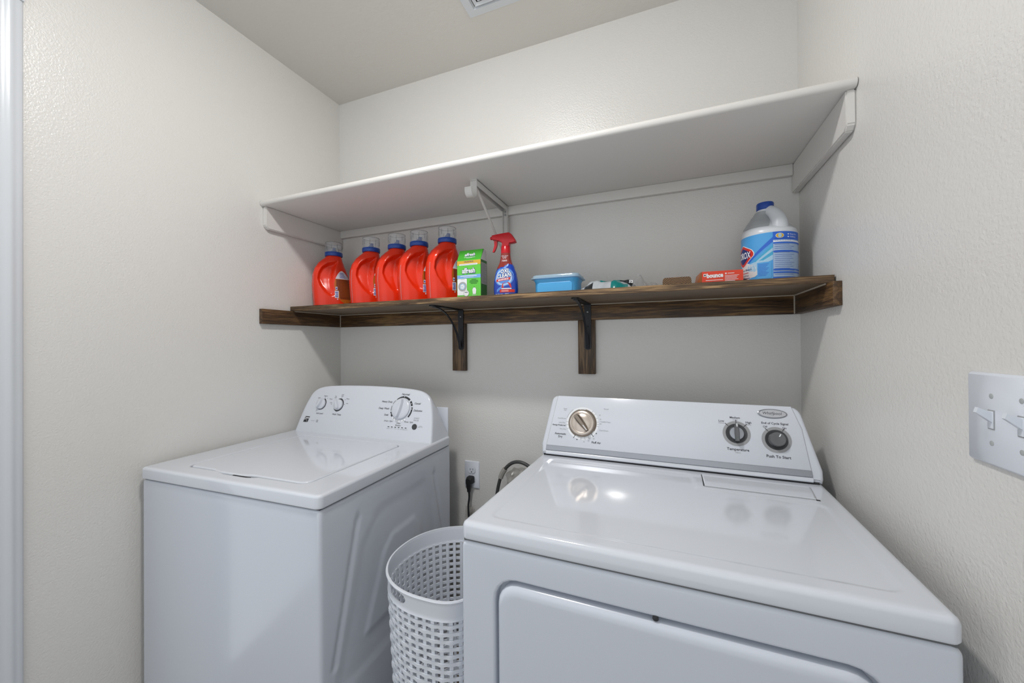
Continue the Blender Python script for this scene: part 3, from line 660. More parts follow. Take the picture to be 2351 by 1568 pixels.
bm = bmesh.new(); loft(bm, [dl(s2, -0.002), dl(s2, 0.0045), dl([(0.018, 0.0065), (0.715, 0.0065), (0.7155, 0.012), (0.0165, 0.012)], 0.0058)]); obj('lower_lip', bm, 'plastic_cap', dryer, smooth=30)
FH = 0.0022
def dcf(u, s, h): return dc(u, s, h+FH)
# big champagne timer dial
C1 = (0.1283, 0.1085); mp = frame_map(C1, dcf)
bm = bmesh.new(); lathe(bm, [(0.0425, 0), (0.0425, 0.004), (0.0405, 0.006)], 48, mp, False, True); k = obj('timer_dial', bm, 'champagne_d', dryer, smooth=40, label='champagne metal timer dial')
bm = bmesh.new(); lathe(bm, [(0.0385, 0.005), (0.0385, 0.010), (0.0365, 0.0125), (0.0320, 0.0135), (0.0310, 0.0120), (0.029, 0.0115), (0.0275, 0.0125), (0.010, 0.0130)], 48, mp, False, True); obj('dial_face', bm, 'champagne', k, smooth=35)
def bar(fn, c, rot, prof_, parent, name, m, zb):
    bm = bmesh.new(); ca, sa = cos(rot), sin(rot); lo = []
    for sc_, z in zb: lo.append([fn(c[0]+(x*sc_*ca-y*sa), c[1]+(x*sc_*sa+y*ca), z) for x, y in prof_])
    loft(bm, lo, False, True); return obj(name, bm, m, parent, smooth=35)
gp = [(0.0055, -0.031), (0.0085, -0.010), (0.0105, 0.012), (0.0100, 0.024), (0.0045, 0.0290), (-0.0045, 0.0290), (-0.0100, 0.024), (-0.0105, 0.012), (-0.0085, -0.010), (-0.0055, -0.031)]
g = bar(dcf, C1, radians(41), gp, k, 'grip', 'champagne_d', ((1.0, 0.012), (0.85, 0.022), (0.45, 0.026)))
gq = [(0.0010, -0.0300), (0.0010, -0.011), (-0.0010, -0.011), (-0.0010, -0.0300)]
bar(dcf, C1, radians(41), gq, k, 'pointer', 'white_print', ((1.0, 0.0262), (1.0, 0.0268)))
# temperature knob
C2 = (0.5535, 0.1115); mp = frame_map(C2, dcf)
bm = bmesh.new(); lathe(bm, [(0.0335, 0), (0.0335, 0.0008), (0.0265, 0.0010)], 40, mp, False, True); k = obj('temperature_knob', bm, 'ring_grey', dryer, smooth=None)
bm = bmesh.new(); lathe(bm, [(0.0262, 0.001), (0.0255, 0.0022), (0.019, 0.0010)], 40, mp, False, True); obj('dark_ring', bm, 'ring_dark', k, smooth=None)
bm = bmesh.new(); lathe(bm, [(0.0178, 0.001), (0.0178, 0.007), (0.0165, 0.009), (0.010, 0.0095)], 36, mp, False, True); obj('hub', bm, 'silver', k, smooth=40)
gp2 = [(0.0052, -0.0215), (0.0062, 0.0), (0.0050, 0.020), (0.0022, 0.0255), (-0.0022, 0.0255), (-0.0050, 0.020), (-0.0062, 0.0), (-0.0052, -0.0215)]
bar(dcf, C2, radians(1), gp2, k, 'grip', 'knob_grey', ((1.0, 0.002), (0.9, 0.018), (0.6, 0.021)))
bar(dcf, C2, radians(1), [(0.0012, 0.016), (0.0012, 0.0245), (-0.0012, 0.0245), (-0.0012, 0.016)], k, 'pointer', 'white_print', ((1, 0.0212), (1, 0.0216)))
# start knob
C3 = (0.6452, 0.1025); mp = frame_map(C3, dcf)
bm = bmesh.new(); lathe(bm, [(0.0335, 0), (0.0335, 0.0008), (0.0265, 0.0010)], 40, mp, False, True); k = obj('start_knob', bm, 'ring_grey', dryer, smooth=None)
bm = bmesh.new(); lathe(bm, [(0.0262, 0.001), (0.0255, 0.0022), (0.019, 0.0010)], 40, mp, False, True); obj('dark_ring', bm, 'ring_dark', k, smooth=None)
bm = bmesh.new(); lathe(bm, [(0.0172, 0.001), (0.0180, 0.010), (0.0182, 0.016), (0.0165, 0.0185), (0.0130, 0.0185), (0.004, 0.0170)], 36, mp, False, True); obj('push_cap', bm, 'knob_grey', k, smooth=40)
bar(dcf, C3, radians(-28), [(0.0012, 0.007), (0.0012, 0.0150), (-0.0012, 0.0150), (-0.0012, 0.007)], k, 'pointer', 'white_print', ((1, 0.0184), (1, 0.0190)))
# printing
P = Print(dcf); T = P.text; hb = 0.0003
P.g = 'timer_markings'
P.ring(C1[0], C1[1], 0.0425, 0.0510, -240, 60, Wt, hb, 60)
P.ring(C1[0], C1[1], 0.0425, 0.0505, 60, 120, Wt, hb, 20)
for a in (178, 190, 203, 52, 38, 22, 8, 0, -8, -62, -77, -92): P.ring(C1[0], C1[1], 0.0430, 0.0520, a-0.5, a+0.5, G, 0.0005, 1)
for a in (-118, -46): P.ring(C1[0], C1[1], 0.0400, 0.0540, a-1.0, a+1.0, K, 0.0005, 1)
P.ring(C1[0], C1[1], 0.0515, 0.0524, 128, 165, G, 0.0005, 10); P.ring(C1[0], C1[1], 0.0420, 0.0450, -30, 80, 'champagne_d', 0.0005, 20); P.ring(C1[0], C1[1], 0.0420, 0.0450, 105, 245, 'champagne_d', 0.0005, 20)
for a in (-105, -32): P.disc(C1[0]+0.0535*cos(radians(a)), C1[1]+0.0535*sin(radians(a)), 0.0018, 0.0018, K, 0.0005, 10)
for s_, x, y, z, b_2 in (('Cool Down', 0.0610, 0.1195, 0.0058, 0), ('Less Dry', 0.0625, 0.1060, 0.0058, 0), ('Energy Preferred', 0.0530, 0.0975, 0.0062, 0.02), ('Very Dry', 0.0665, 0.0860, 0.0058, 0), ('Automatic\nDry', 0.0600, 0.0660, 0.0088, 0.015),
                       ('Fluff Air', 0.1745, 0.0520, 0.0088, 0.015), ('Cool Down', 0.1960, 0.0905, 0.0058, 0), ('Tumble Press', 0.1995, 0.1170, 0.0056, 0), ('10', 0.1365, 0.0515, 0.0056, 0), ('20', 0.1510, 0.0560, 0.0056, 0), ('30', 0.1660, 0.0630, 0.0056, 0), ('30', 0.1840, 0.1245, 0.0052, 0), ('20', 0.1850, 0.1100, 0.0052, 0), ('40', 0.1815, 0.1370, 0.0052, 0), ('Damp\nDry', 0.0700, 0.1490, 0.0050, 0), ('Timed', 0.2000, 0.1570, 0.0058, 0)):
    T(s_, x, y, z, K if b_2 else G, bold=b_2)
P.g = 'temperature_markings'
T('Medium', 0.5515, 0.1545, 0.0078, K, bold=0.01); T('Casual', 0.5520, 0.1485, 0.0045, G); T('Low', 0.5180, 0.1435, 0.0078, K, bold=0.01); T('Delicate', 0.5180, 0.1380, 0.0045, G); T('High', 0.5835, 0.1430, 0.0078, K, bold=0.01); T('Heavy', 0.5840, 0.1372, 0.0045, G)
T('Temperature', 0.5550, 0.0690, 0.0098, K, bold=0.014); T('Fabric', 0.5550, 0.0610, 0.0050, G)
P.g = 'start_markings'
T('End of Cycle Signal', 0.6440, 0.1450, 0.0080, K, bold=0.01); T('Off', 0.6215, 0.1350, 0.0075, K); T('On', 0.6650, 0.1345, 0.0075, K); T('Push To Start', 0.6465, 0.0590, 0.0098, K, bold=0.014)
for c, a in ((C2, 135), (C2, 90), (C2, 47), (C3, 130), (C3, 58)): P.g = 'temperature_markings' if c == C2 else 'start_markings'; P.ring(c[0], c[1], 0.0270, 0.0375, a-1.2, a+1.2, K, 0.0016, 1)
P.build_groups(dryer)
# oval badge
B1 = (0.6400, 0.1710); mp = frame_map(B1, dcf)
bm = bmesh.new(); lathe(bm, [(1.0, 0.0), (1.0, 0.0012), (0.92, 0.0024), (0.90, 0.0020)], 40, lambda x, y, z: mp(x*0.0345, y*0.0125, z), False, True); k = obj('badge', bm, 'silver', dryer, smooth=30, label='oval silver maker badge')
bm = bmesh.new(); lathe(bm, [(1.0, 0.0020), (1.0, 0.0026)], 40, lambda x, y, z: mp(x*0.0300+0.001, y*0.0098, z), False, True); obj('badge_field', bm, 'badge_silver', k)
P = Print(dcf); P.text('Whirlpool', B1[0]-0.001, B1[1]+0.0005, 0.0105, K, 0.0029, shear=0.15)
P.ring(B1[0]+0.003, B1[1]-0.001, 0.0055, 0.0058, 60, 250, K, 0.0029, 16); P.build('badge_lettering', k)

# ------------------------------------------------------------------ wicker style laundry basket
bk = thing('laundry_basket', 'white woven plastic laundry basket standing between washer and dryer', 'laundry basket', (0, 0, 0))
BZ = 0.720; BC = (1.000, -0.590)
def bshape(a, k=1.0, dr=0.0):
    c, s = cos(a), sin(a)
    ax, n_ = (0.118, 3.2) if c > 0 else (0.172, 2.15)
    x = math.copysign(abs(c)**(2/n_), c)*ax; y = math.copysign(abs(s)**(2/(3.2 if c > 0 else 2.15)), s)*0.166
    r = math.hypot(x, y); f = (r*k+dr)/r
    return BC[0]+x*f, BC[1]+y*f
NB = 48; K0 = lambda z: 0.80 + 0.20*(z/BZ)
# equal arc-length angles
fine = [bshape(2*pi*i/1440) for i in range(1441)]; acc = [0.0]
for p, q in zip(fine, fine[1:]): acc.append(acc[-1]+math.hypot(q[0]-p[0], q[1]-p[1]))
def ang(t_):
    t_ = (t_ % 1.0)*acc[-1]; lo_, hi_ = 0, 1440
    while hi_-lo_ > 1:
        m_ = (lo_+hi_)//2
        if acc[m_] <= t_: lo_ = m_
        else: hi_ = m_
    return 2*pi*(lo_ + (t_-acc[lo_])/(acc[lo_+1]-acc[lo_]))/1440
RIM = 0.046
# rim band with two grip openings
bm = bmesh.new(); NA = 496; levels = [0.0, 0.0, 0.012, 0.020, 0.040, 0.046, RIM, RIM]; A_ = [ang(i/NA) for i in range(NA)]
# handle centre at the front-left of the rim
best = min(range(1440), key=lambda i: (fine[i][0]-0.925)**2+(fine[i][1]+0.735)**2)
handle_t = [acc[best]/acc[-1], (acc[best]/acc[-1]+0.5) % 1.0]
def rimring(z, dr): return [(*bshape(a, K0(BZ-z), dr), BZ-z) for a in A_]
ZR = [0.0, 0.003] + [0.006+0.0016*k for k in range(20)] + [0.0405, RIM]
DO = lambda z: 0.004 if z == 0 else 0.0055 if z == 0.003 else 0.0035 if z == RIM else 0.0042-0.0022*sstep(0.003, 0.012, z)
DI = lambda z: -0.002 if z == RIM else -0.0005 if z > 0.004 else 0.0
outs = [rimring(z, DO(z)) for z in ZR]; ins = [rimring(z, DI(z)) for z in ZR]
VO = [[bm.verts.new(p) for p in r] for r in outs]; VI = [[bm.verts.new(p) for p in r] for r in ins]
nl = len(outs)
def hole_cell(i, j):
    zc = (ZR[j]+ZR[j+1])/2
    for h_ in handle_t:
        d = abs(((i+0.5)/NA-h_+0.5) % 1.0-0.5)/0.036
        if abs(d)**2.6 + abs((zc-0.0215)/0.0125)**2.6 < 1: return True
    return False
for j in range(nl-1):
    for i in range(NA):
        i2 = (i+1) % NA
        if hole_cell(i, j):
            continue
        bm.faces.new((VO[j][i], VO[j][i2], VO[j+1][i2], VO[j+1][i])); bm.faces.new((VI[j][i], VI[j+1][i], VI[j+1][i2], VI[j][i2]))
        for (di, dj, e) in ((-1, 0, (i, i)), (1, 0, (i2, i2))):
            if 0 <= j < nl-1 and hole_cell((i+di) % NA, j): bm.faces.new((VO[j][e[0]], VO[j+1][e[0]], VI[j+1][e[0]], VI[j][e[0]]))
        if j+1 < nl-1 and hole_cell(i, j+1): bm.faces.new((VO[j+1][i], VO[j+1][i2], VI[j+1][i2], VI[j+1][i]))
        if j-1 >= 0 and hole_cell(i, j-1): bm.faces.new((VO[j][i], VO[j][i2], VI[j][i2], VI[j][i]))
for i in range(NA):
    i2 = (i+1) % NA; bm.faces.new((VO[0][i], VI[0][i], VI[0][i2], VO[0][i2])); bm.faces.new((VO[-1][i], VO[-1][i2], VI[-1][i2], VI[-1][i]))
obj('rim', bm, 'basket', bk, smooth=50)
# woven wall: flat uprights and hoops that pass over them
bm = bmesh.new(); hw = 0.20/NB
for i in range(NB):
    loa = []
    for z in [0.012, 0.2, 0.4, 0.55, BZ-RIM+0.004]:
        k = K0(z); a0, a1 = ang((i)/NB-hw), ang((i)/NB+hw)
        p, q, r, s_ = bshape(a0, k, -0.0022), bshape(a1, k, -0.0022), bshape(a1, k, 0.0006), bshape(a0, k, 0.0006)
        loa.append([(*p, z), (*q, z), (*r, z), (*s_, z)])
    loft(bm, loa)
pitch = 0.0168; nz = int((BZ-RIM-0.02)/pitch)
for j in range(nz):
    z = BZ-RIM-0.0125-j*pitch; k = K0(z); rows_ = [[], [], [], []]
    NN = NB*4
    for i in range(NN):
        ph = cos(pi*(i/4+j)); a = ang(i/NN); d = 0.0004 + 0.0022*max(0, ph)
        for q, (dd, dz) in enumerate(((d-0.0014, -0.0037), (d+0.0014, -0.0037), (d+0.0014, 0.0037), (d-0.0014, 0.0037))):
            rows_[q].append((*bshape(a, k, dd), z+dz))
    V = [[bm.verts.new(p) for p in r] for r in rows_]
    for i in range(NN):
        i2 = (i+1) % NN
        for q in range(4): bm.faces.new((V[q][i], V[q][i2], V[(q+1) % 4][i2], V[(q+1) % 4][i]))
obj('woven_wall', bm, 'basket', bk, smooth=40)
bm = bmesh.new(); loft(bm, [[(*bshape(A_[i], K0(0), 0.0), 0.0) for i in range(0, NA, 4)], [(*bshape(A_[i], K0(0.014), 0.002), 0.014) for i in range(0, NA, 4)]]); obj('base', bm, 'basket', bk)

# ------------------------------------------------------------------ electrics
t = thing('wall_outlet', 'white duplex wall outlet on the back wall between washer and dryer', 'outlet', (0.734, 0.0, 0.7174))
bm = bmesh.new(); loft(bm, [[(x, 0, z) for x, z in rrect(-0.035, 0.035, -0.0572, 0.0572, 0.003, 3)], [(x, -0.003, z) for x, z in rrect(-0.035, 0.035, -0.0572, 0.0572, 0.003, 3)], [(x, -0.0055, z) for x, z in rrect(-0.0325, 0.0325, -0.0547, 0.0547, 0.003, 3)]]); obj('cover_plate', bm, 'plate', t, smooth=50)
for dz in (0.0195, -0.0195):
    bm = bmesh.new(); rr = rrect(-0.0170, 0.0170, dz-0.0140, dz+0.0140, 0.011, 5)
    loft(bm, [[(x, -0.005, z) for x, z in inset(rr, -0.0006)], [(x, -0.0060, z) for x, z in inset(rr, -0.0006)]]); obj('socket_shadow_line', bm, 'ring_grey', t)
    bm = bmesh.new(); loft(bm, [[(x, -0.005, z) for x, z in rr], [(x, -0.0075, z) for x, z in rr], [(x, -0.0082, z) for x, z in inset(rr, 0.001)]]); s_ = obj('socket', bm, 'plate', t)
    bm = bmesh.new(); box(bm, -0.0072, -0.0054, -0.0086, -0.0080, dz-0.001, dz+0.0078); box(bm, 0.0054, 0.0070, -0.0086, -0.0080, dz, dz+0.0072)
    lathe(bm, [(0.0026, 0), (0.0026, 0.0006)], 12, lambda x, y, z: (x, -0.0080-z, dz-0.0072+y)); obj('slots', bm, 'slot', s_)
bm = bmesh.new(); lathe(bm, [(0.0032, 0), (0.0028, 0.001)], 12, lambda x, y, z: (x, -0.0055-z, y)); obj('screw', bm, 'plate', t)
t = thing('plug_cord', 'black right-angle plug and cord hanging from the wall outlet', 'power cord', (0.733, -0.0086, 0.698)); t.scale = (0.95, 0.95, 0.95)
bm = bmesh.new()
loft(bm, [[(x, 0.0, z) for x, z in rrect(-0.0165, 0.0165, -0.015, 0.017, 0.008, 4)], [(x-0.001, -0.016, z) for x, z in rrect(-0.0160, 0.0155, -0.017, 0.016, 0.008, 4)], [(x-0.002, -0.027, z-0.002) for x, z in rrect(-0.0120, 0.0110, -0.014, 0.011, 0.006, 4)]])
loft(bm, [[(x*s2_-0.003, -0.017+y*s2_, z) for x, y in rrect(-0.0115, 0.0115, -0.009, 0.009, 0.003, 4)] for s2_, z in ((1.0, -0.010), (0.92, -0.026), (0.66, -0.040), (0.60, -0.050))])
obj('plug', bm, 'cord_black', t, smooth=45)
bm = bmesh.new(); tube(bm, spline([(-0.003, -0.017, -0.045), (-0.002, -0.017, -0.075), (-0.006, -0.018, -0.11), (-0.004, -0.020, -0.15), (0.004, -0.022, -0.25), (0.02, -0.025, -0.45), (0.025, -0.030, -0.725)], 5), 0.0042, 10); obj('cord', bm, 'cord_black', t, smooth=60)
bm = bmesh.new()
def crumple_strip(bm, cx, cy, cz, w, h, seed, ph=0):
    rnd = random.Random(seed); n_ = 7; m_ = 9; vv = []
    for j in range(m_):
        row = []
        for i in range(n_): row.append(bm.verts.new((cx+w*(i/(n_-1)-0.5)+rnd.uniform(-1, 1)*w*0.06, cy+rnd.uniform(-1, 1)*w*0.28, cz-h*j/(m_-1)+rnd.uniform(-1, 1)*h*0.02)))
        vv.append(row)
    for j in range(m_-1):
        for i in range(n_-1): bm.faces.new((vv[j][i], vv[j][i+1], vv[j+1][i+1], vv[j+1][i]))
crumple_strip(bm, 0.0, -0.024, -0.112, 0.036, 0.13, 3); crumple_strip(bm, 0.012, -0.015, -0.125, 0.020, 0.10, 5)
obj('plastic_tag', bm, 'bag_hazy', t, smooth=None, label='crumpled clear plastic tag on the cord')
t = thing('looped_cord', 'thick grey dryer cord looping up behind the dryer with a silver tag', 'power cord', (0.0, 0, 0))
path = spline([(0.815, -0.05, 0.010), (0.825, -0.05, 0.25), (0.845, -0.05, 0.52), (0.862, -0.05, 0.62), (0.880, -0.05, 0.715), (0.902, -0.05, 0.768), (0.940, -0.05, 0.803), (0.985, -0.05, 0.806), (1.03, -0.05, 0.775), (1.06, -0.05, 0.70), (1.09, -0.05, 0.60), (1.12, -0.05, 0.30), (1.13, -0.05, 0.010)], 6)
bm = bmesh.new(); tube(bm, path, 0.0068, 12); obj('cord', bm, 'cord_grey', t, smooth=60)
bm = bmesh.new(); tube(bm, path[26:32], 0.0105, 8); obj('wrapped_tag', bm, 'tape', t, smooth=None)
bm = bmesh.new()
rnd = random.Random(11); vv = []
for j in range(10):
    row = []
    for i in range(9): row.append(bm.verts.new((0.905+0.105*i/8+rnd.uniform(-.004, .004), -0.035+rnd.uniform(-.014, .014), 0.66+0.125*j/9*(0.75+0.25*sin(pi*i/8))+rnd.uniform(-.004, .004))))
    vv.append(row)
for j in range(9):
    for i in range(8): bm.faces.new((vv[j][i], vv[j][i+1], vv[j+1][i+1], vv[j+1][i]))
obj('plastic_wrap', bm, 'bag_hazy', t, smooth=None, label='crumpled clear plastic wrap')

t = thing('light_switch', 'white wall plate with toggle switches on the right wall', 'light switch', (W, -0.7935, 1.172))
def rw(y, z, h): return (-h, y, z)
bm = bmesh.new(); rr = rrect(-0.0585, 0.0585, -0.0600, 0.0600, 0.004, 3)
loft(bm, [[rw(y, z, 0) for y, z in rr], [rw(y, z, 0.0035) for y, z in rr], [rw(y, z, 0.0065) for y, z in inset(rr, 0.003)]]); obj('cover_plate', bm, 'plate', t, smooth=50)
for dy in (0.0150, -0.0310):
    bm = bmesh.new(); box(bm, -0.0072, -0.006, dy-0.0053, dy+0.0053, -0.0125, 0.0125); s_ = obj('switch_slot', bm, 'ring_grey', t)
    bm = bmesh.new(); box(bm, -0.0080, -0.0066, dy-0.0045, dy+0.0045, -0.0112, 0.0112, bev=0.0003); obj('slot_insert', bm, 'plate', s_)
    bm = bmesh.new(); loft(bm, [[(-0.008, dy-0.0036, -0.003), (-0.008, dy+0.0036, -0.003), (-0.008, dy+0.0036, 0.0095), (-0.008, dy-0.0036, 0.0095)], [(-0.0225, dy-0.0028, 0.009), (-0.0225, dy+0.0028, 0.009), (-0.0205, dy+0.0028, 0.0155), (-0.0205, dy-0.0028, 0.0155)]])
    obj('toggle', bm, 'plate', t)
    for z in (0.0305, -0.0305):
        bm = bmesh.new(); lathe(bm, [(0.0034, 0), (0.0034, 0.0003), (0.0028, 0.0006)], 14, lambda x, y, zz: (-0.0065-zz, dy+x, z+y)); obj('screw', bm, 'card_grey', t)

# ------------------------------------------------------------------ things on the wooden shelf
def sp(e, a): c, s = cos(a), sin(a); return math.copysign(abs(c)**(2/e), c), math.copysign(abs(s)**(2/e), s)
def interp(tab, z):
    if z <= tab[0][0]: return tab[0][1]
    for (a, x), (b, y) in zip(tab, tab[1:]):
        if z <= b: q = (z-a)/(b-a); q = q*q*(3-2*q)*0.4+q*0.6; return x+(y-x)*q
    return tab[-1][1]
# detergent bottle: local -Y is the front edge with the grip, +Y the rear edge, +X the broad face seen
YFt = [(0, -.088), (.006, -.095), (.05, -.099), (.10, -.103), (.145, -.101), (.175, -.092), (.20, -.076), (.215, -.060), (.227, -.044), (.236, -.036)]
YBt = [(0, .083), (.006, .088), (.05, .091), (.09, .088), (.13, .076), (.17, .060), (.20, .048), (.22, .040), (.236, .036)]
TXt = [(0, .049), (.006, .053), (.05, .056), (.12, .055), (.17, .050), (.20, .044), (.22, .038), (.236, .034)]
KY = 0.875
YFt = [(z, v*KY) for z, v in YFt]; YBt = [(z, v*KY) for z, v in YBt]; TXt = [(z, v*0.83) for z, v in TXt]
def tide_recess(y, z):
    # crescent grip hollow with a crisp upper-left lip, running out towards the foot
    d = poly_sdf((y, z), GRIP)
    if d > 0.004: return 0.0
    return 0.0225*sstep(-0.004, 0.0105, -d)*(0.45+0.55*sstep(0.055, 0.14, z))
GRIP = [(-.070, .125), (-.066, .155), (-.052, .181), (-.026, .200), (.012, .209), (.004, .190), (-.006, .160), (-.010, .125), (-.008, .090), (-.002, .058), (-.018, .050), (-.040, .066), (-.060, .095)]
def tide_pt(a, z, off=0.0):
    yf, yb, tx = interp(YFt, z), interp(YBt, z), interp(TXt, z); yc, ay = (yf+yb)/2, (yb-yf)/2
    c, s = sp(2.5, a); x, y = tx*s, yc+ay*c
    k = min(1, abs(s)*1.3); x -= math.copysign(tide_recess(y, z)*k, x)
    return x, y, z
def tide_face(y, z, h):
    yf, yb, tx = interp(YFt, z), interp(YBt, z), interp(TXt, z); yc, ay = (yf+yb)/2, (yb-yf)/2
    q = min(0.9999, abs((y-yc)/ay)); x = tx*(1-q**2.5)**(1/2.5) - tide_recess(y, z); return (x+h, y+h*0.3, z)
def make_tide():
    r = thing('detergent_bottle', '', 'bottle')
    zz = [0, .002, .006, .013] + [.018+.0045*k for k in range(48)] + [.236]
    NN = 120
    bm = bmesh.new(); loft(bm, [[tide_pt(2*pi*i/NN, z) for i in range(NN)] for z in zz]); obj('body', bm, 'tide', r, smooth=60)
    bm = bmesh.new(); lathe(bm, [(.0355, .2355), (.0375, .238), (.0375, .252), (.0365, .2535)], 40); obj('collar', bm, 'blue_cap', r, smooth=40)
    bm = bmesh.new(); lathe(bm, [(.0360, .2537), (.0355, .296), (.0345, .2975), (.0325, .2975), (.0335, .254)], 40, cap0=False, cap1=False); cp = obj('cap', bm, 'cap_clear', r, smooth=40, label='clear measuring cap')
    bm = bmesh.new(); lathe(bm, [(.0348, .2964), (.0356, .2968), (.0356, .2978), (.0340, .2980)], 40, cap0=False, cap1=False)
    for k in range(9):
        a = 2*pi*k/9+0.3; tube(bm, [(.0357*cos(a), .0357*sin(a), .266), (.0353*cos(a), .0353*sin(a), .288)], 0.0006, 5)
    obj('cap_ridges', bm, 'cap_edge', cp)
    bm = bmesh.new()
    lathe(bm, [(.012, .2537), (.011, .264), (.0085, .268)], 16); loft(bm, [[(x+0.010, y, z) for x, y in rrect(-.007, .007, -.006, .006, .003, 3)] for z in (.2537, .274)])
    obj('spout', bm, 'spout', cp)
    # label: orange egg with brown text block, white head and a barcode
    P = Print(tide_face); cyl, czl = 0.036, 0.094
    def egg(k, n_=40):
        out = []
        for i in range(n_):
            a = 2*pi*i/n_; zz_ = czl+0.074*k*sin(a); w = 0.040*k*(1.0 if sin(a) < 0 else 1.0-0.42*sin(a)**2)
            out.append((cyl-(zz_-czl)*0.12+w*cos(a), zz_))
        return out
    def slice_egg(k, z0, z1, m, h, ylo=None, n_=10):
        for q in range(n_):
            za, zb = z0+(z1-z0)*q/n_, z0+(z1-z0)*(q+1)/n_; rowp = []
            for z_ in (za, zb):
                s_ = max(-1, min(1, (z_-czl)/(0.074*k))); w = 0.040*k*math.sqrt(max(0, 1-s_*s_))*(1.0 if s_ < 0 else 1.0-0.42*s_*s_); c_ = cyl-(z_-czl)*0.12
                rowp.append((max(c_-w, ylo) if ylo else c_-w, c_+w*0.98, z_))
            (a0, a1, zl), (b0, b1, zh) = rowp
            for i in range(6):
                P.poly([(a0+(a1-a0)*i/6, zl), (a0+(a1-a0)*(i+1)/6, zl), (b0+(b1-b0)*(i+1)/6, zh), (b0+(b1-b0)*i/6, zh)], m, h)
    slice_egg(1.0, czl-0.0735, czl+0.036, 'label_orange', 0.0006, n_=16); slice_egg(1.0, czl+0.036, czl+0.0735, 'label_white', 0.0006)
    slice_egg(0.96, czl-0.020, czl+0.034, 'label_brown', 0.0009, 0.003); slice_egg(0.90, czl-0.055, czl-0.020, 'label_brown', 0.0009, 0.017)
    for q in range(11): P.rect(0.019, 0.060, 0.052+q*0.0068, 0.0527+q*0.0068, 'label_orange', 0.0013, 4)
    for q in range(4): P.rect(0.018, 0.044-q*0.003, 0.136+q*0.0065, 0.1385+q*0.0065, 'label_blue', 0.0009, 3)
    P.rect(-0.003, 0.013, 0.044, 0.076, 'label_white', 0.0010, 2)
    for q in range(6): P.rect(-0.0015, 0.0102, 0.0475+q*0.0044, 0.0500+q*0.0044, 'label_blue', 0.0014, 2)
    P.rect(0.000, 0.008, 0.080, 0.094, 'label_white', 0.0010); P.disc(0.004, 0.087, 0.003, 0.004, 'label_blue', 0.0014, 10); P.rect(0.006, 0.011, 0.036, 0.041, 'label_white', 0.0010)
    P.build('rear_label', r, 'orange and brown label with a white head')
    # edge of the front label along the grip edge
    P = Print(lambda a, z, h: tide_edge(a, z, h)); P.rect(-0.3, 0.3, 0.012, 0.150, 'label_edge', 0.0006, 2, 16); P.build('front_label', r, 'pale edge of the front label')
    return r
def tide_edge(a, z, h):
    x, y, _ = tide_pt(radians(163-z*30+a*3.4), z); return (x+h, y-h, z)
TL = [(0.100, -0.135, -36, 'orange-red detergent bottle in the shelf corner, farthest left and standing apart'),
      (0.311, -0.130, -34, 'orange-red detergent bottle beside the gap, second from the left corner'),
      (0.449, -0.130, -33, 'orange-red detergent bottle in the middle of the row of five'),
      (0.563, -0.132, -34, 'orange-red detergent bottle, second to the left of the green box'),
      (0.697, -0.132, -32, 'orange-red detergent bottle directly against the green box')]
first = make_tide()
def copy_tree(o, parent=None):
    c = o.copy(); COL.objects.link(c); c.parent = parent
    for ch in list(o.children): copy_tree(ch, c)
    return c
for i, (x, y, rz, lab) in enumerate(TL):
    o = first if i == 0 else copy_tree(first)
    o.location = (x, y, ZL); o.rotation_euler = (0, 0, radians(rz)); tag(o, lab, 'bottle', 'red detergent bottles on the wooden shelf')

# green carton
t = thing('cleaner_box', 'green gable-top washer cleaner box between a red bottle and the spray', 'box', (0.7805, -0.200, ZL), radians(0))
bm = bmesh.new(); w_, d_, h1, h2 = 0.0985, 0.052, 0.146, 0.188
def face(bm, pts_, mi): f = bm.faces.new([bm.verts.new(p) for p in pts_]); f.material_index = mi
face(bm, [(0, 0, 0), (w_, 0, 0), (w_, 0, h1), (0, 0, h1)], 0); face(bm, [(w_, 0, 0), (w_, d_, 0), (w_, d_, h1), (w_, 0, h1)], 1)
face(bm, [(w_, d_, 0), (0, d_, 0), (0, d_, h1), (w_, d_, h1)], 0); face(bm, [(0, d_, 0), (0, 0, 0), (0, 0, h1), (0, d_, h1)], 1); face(bm, [(0, d_, 0), (w_, d_, 0), (w_, 0, 0), (0, 0, 0)], 0)
face(bm, [(0, 0, h1), (w_, 0, h1), (w_, 0.022, h2), (0, 0.022, h2)], 2); face(bm, [(w_, d_, h1), (0, d_, h1), (0, 0.026, h2), (w_, 0.026, h2)], 2); face(bm, [(0, 0.022, h2), (w_, 0.022, h2), (w_, 0.026, h2), (0, 0.026, h2)], 2)
bmesh.ops.remove_doubles(bm, verts=bm.verts, dist=1e-5); obj('carton', bm, ['aff_green', 'aff_dark', 'aff_top'], t, smooth=None)
bm = bmesh.new(); face(bm, [(w_+0.0002, 0.0, h1), (w_+0.0002, d_, h1), (w_+0.0002, d_*0.84, h2-0.003), (w_+0.0002, 0.026, h2-0.001)], 0); obj('gusset', bm, 'card_white', t); bm = bmesh.new(); face(bm, [(0.0003, 0.0, h1), (0.0003, d_, h1), (0.004, 0.024, h2-0.002)], 0); obj('gusset', bm, 'card_grey', t)
P = Print(lambda x, y, h: (x, -h, y)); ct = w_/2
P.rect(0, w_, 0.128, 0.144, 'aff_gold'); P.text('VALUE PACK', ct, 0.1395, 0.0068, 'ink_navy', 0.0008, bold=0.02)
P.poly(rrect(0.009, 0.086, 0.1265, 0.1325, 0.003, 4), 'ink_white', 0.0008); P.rect(0.013, 0.082, 0.1288, 0.1300, G, 0.0010)
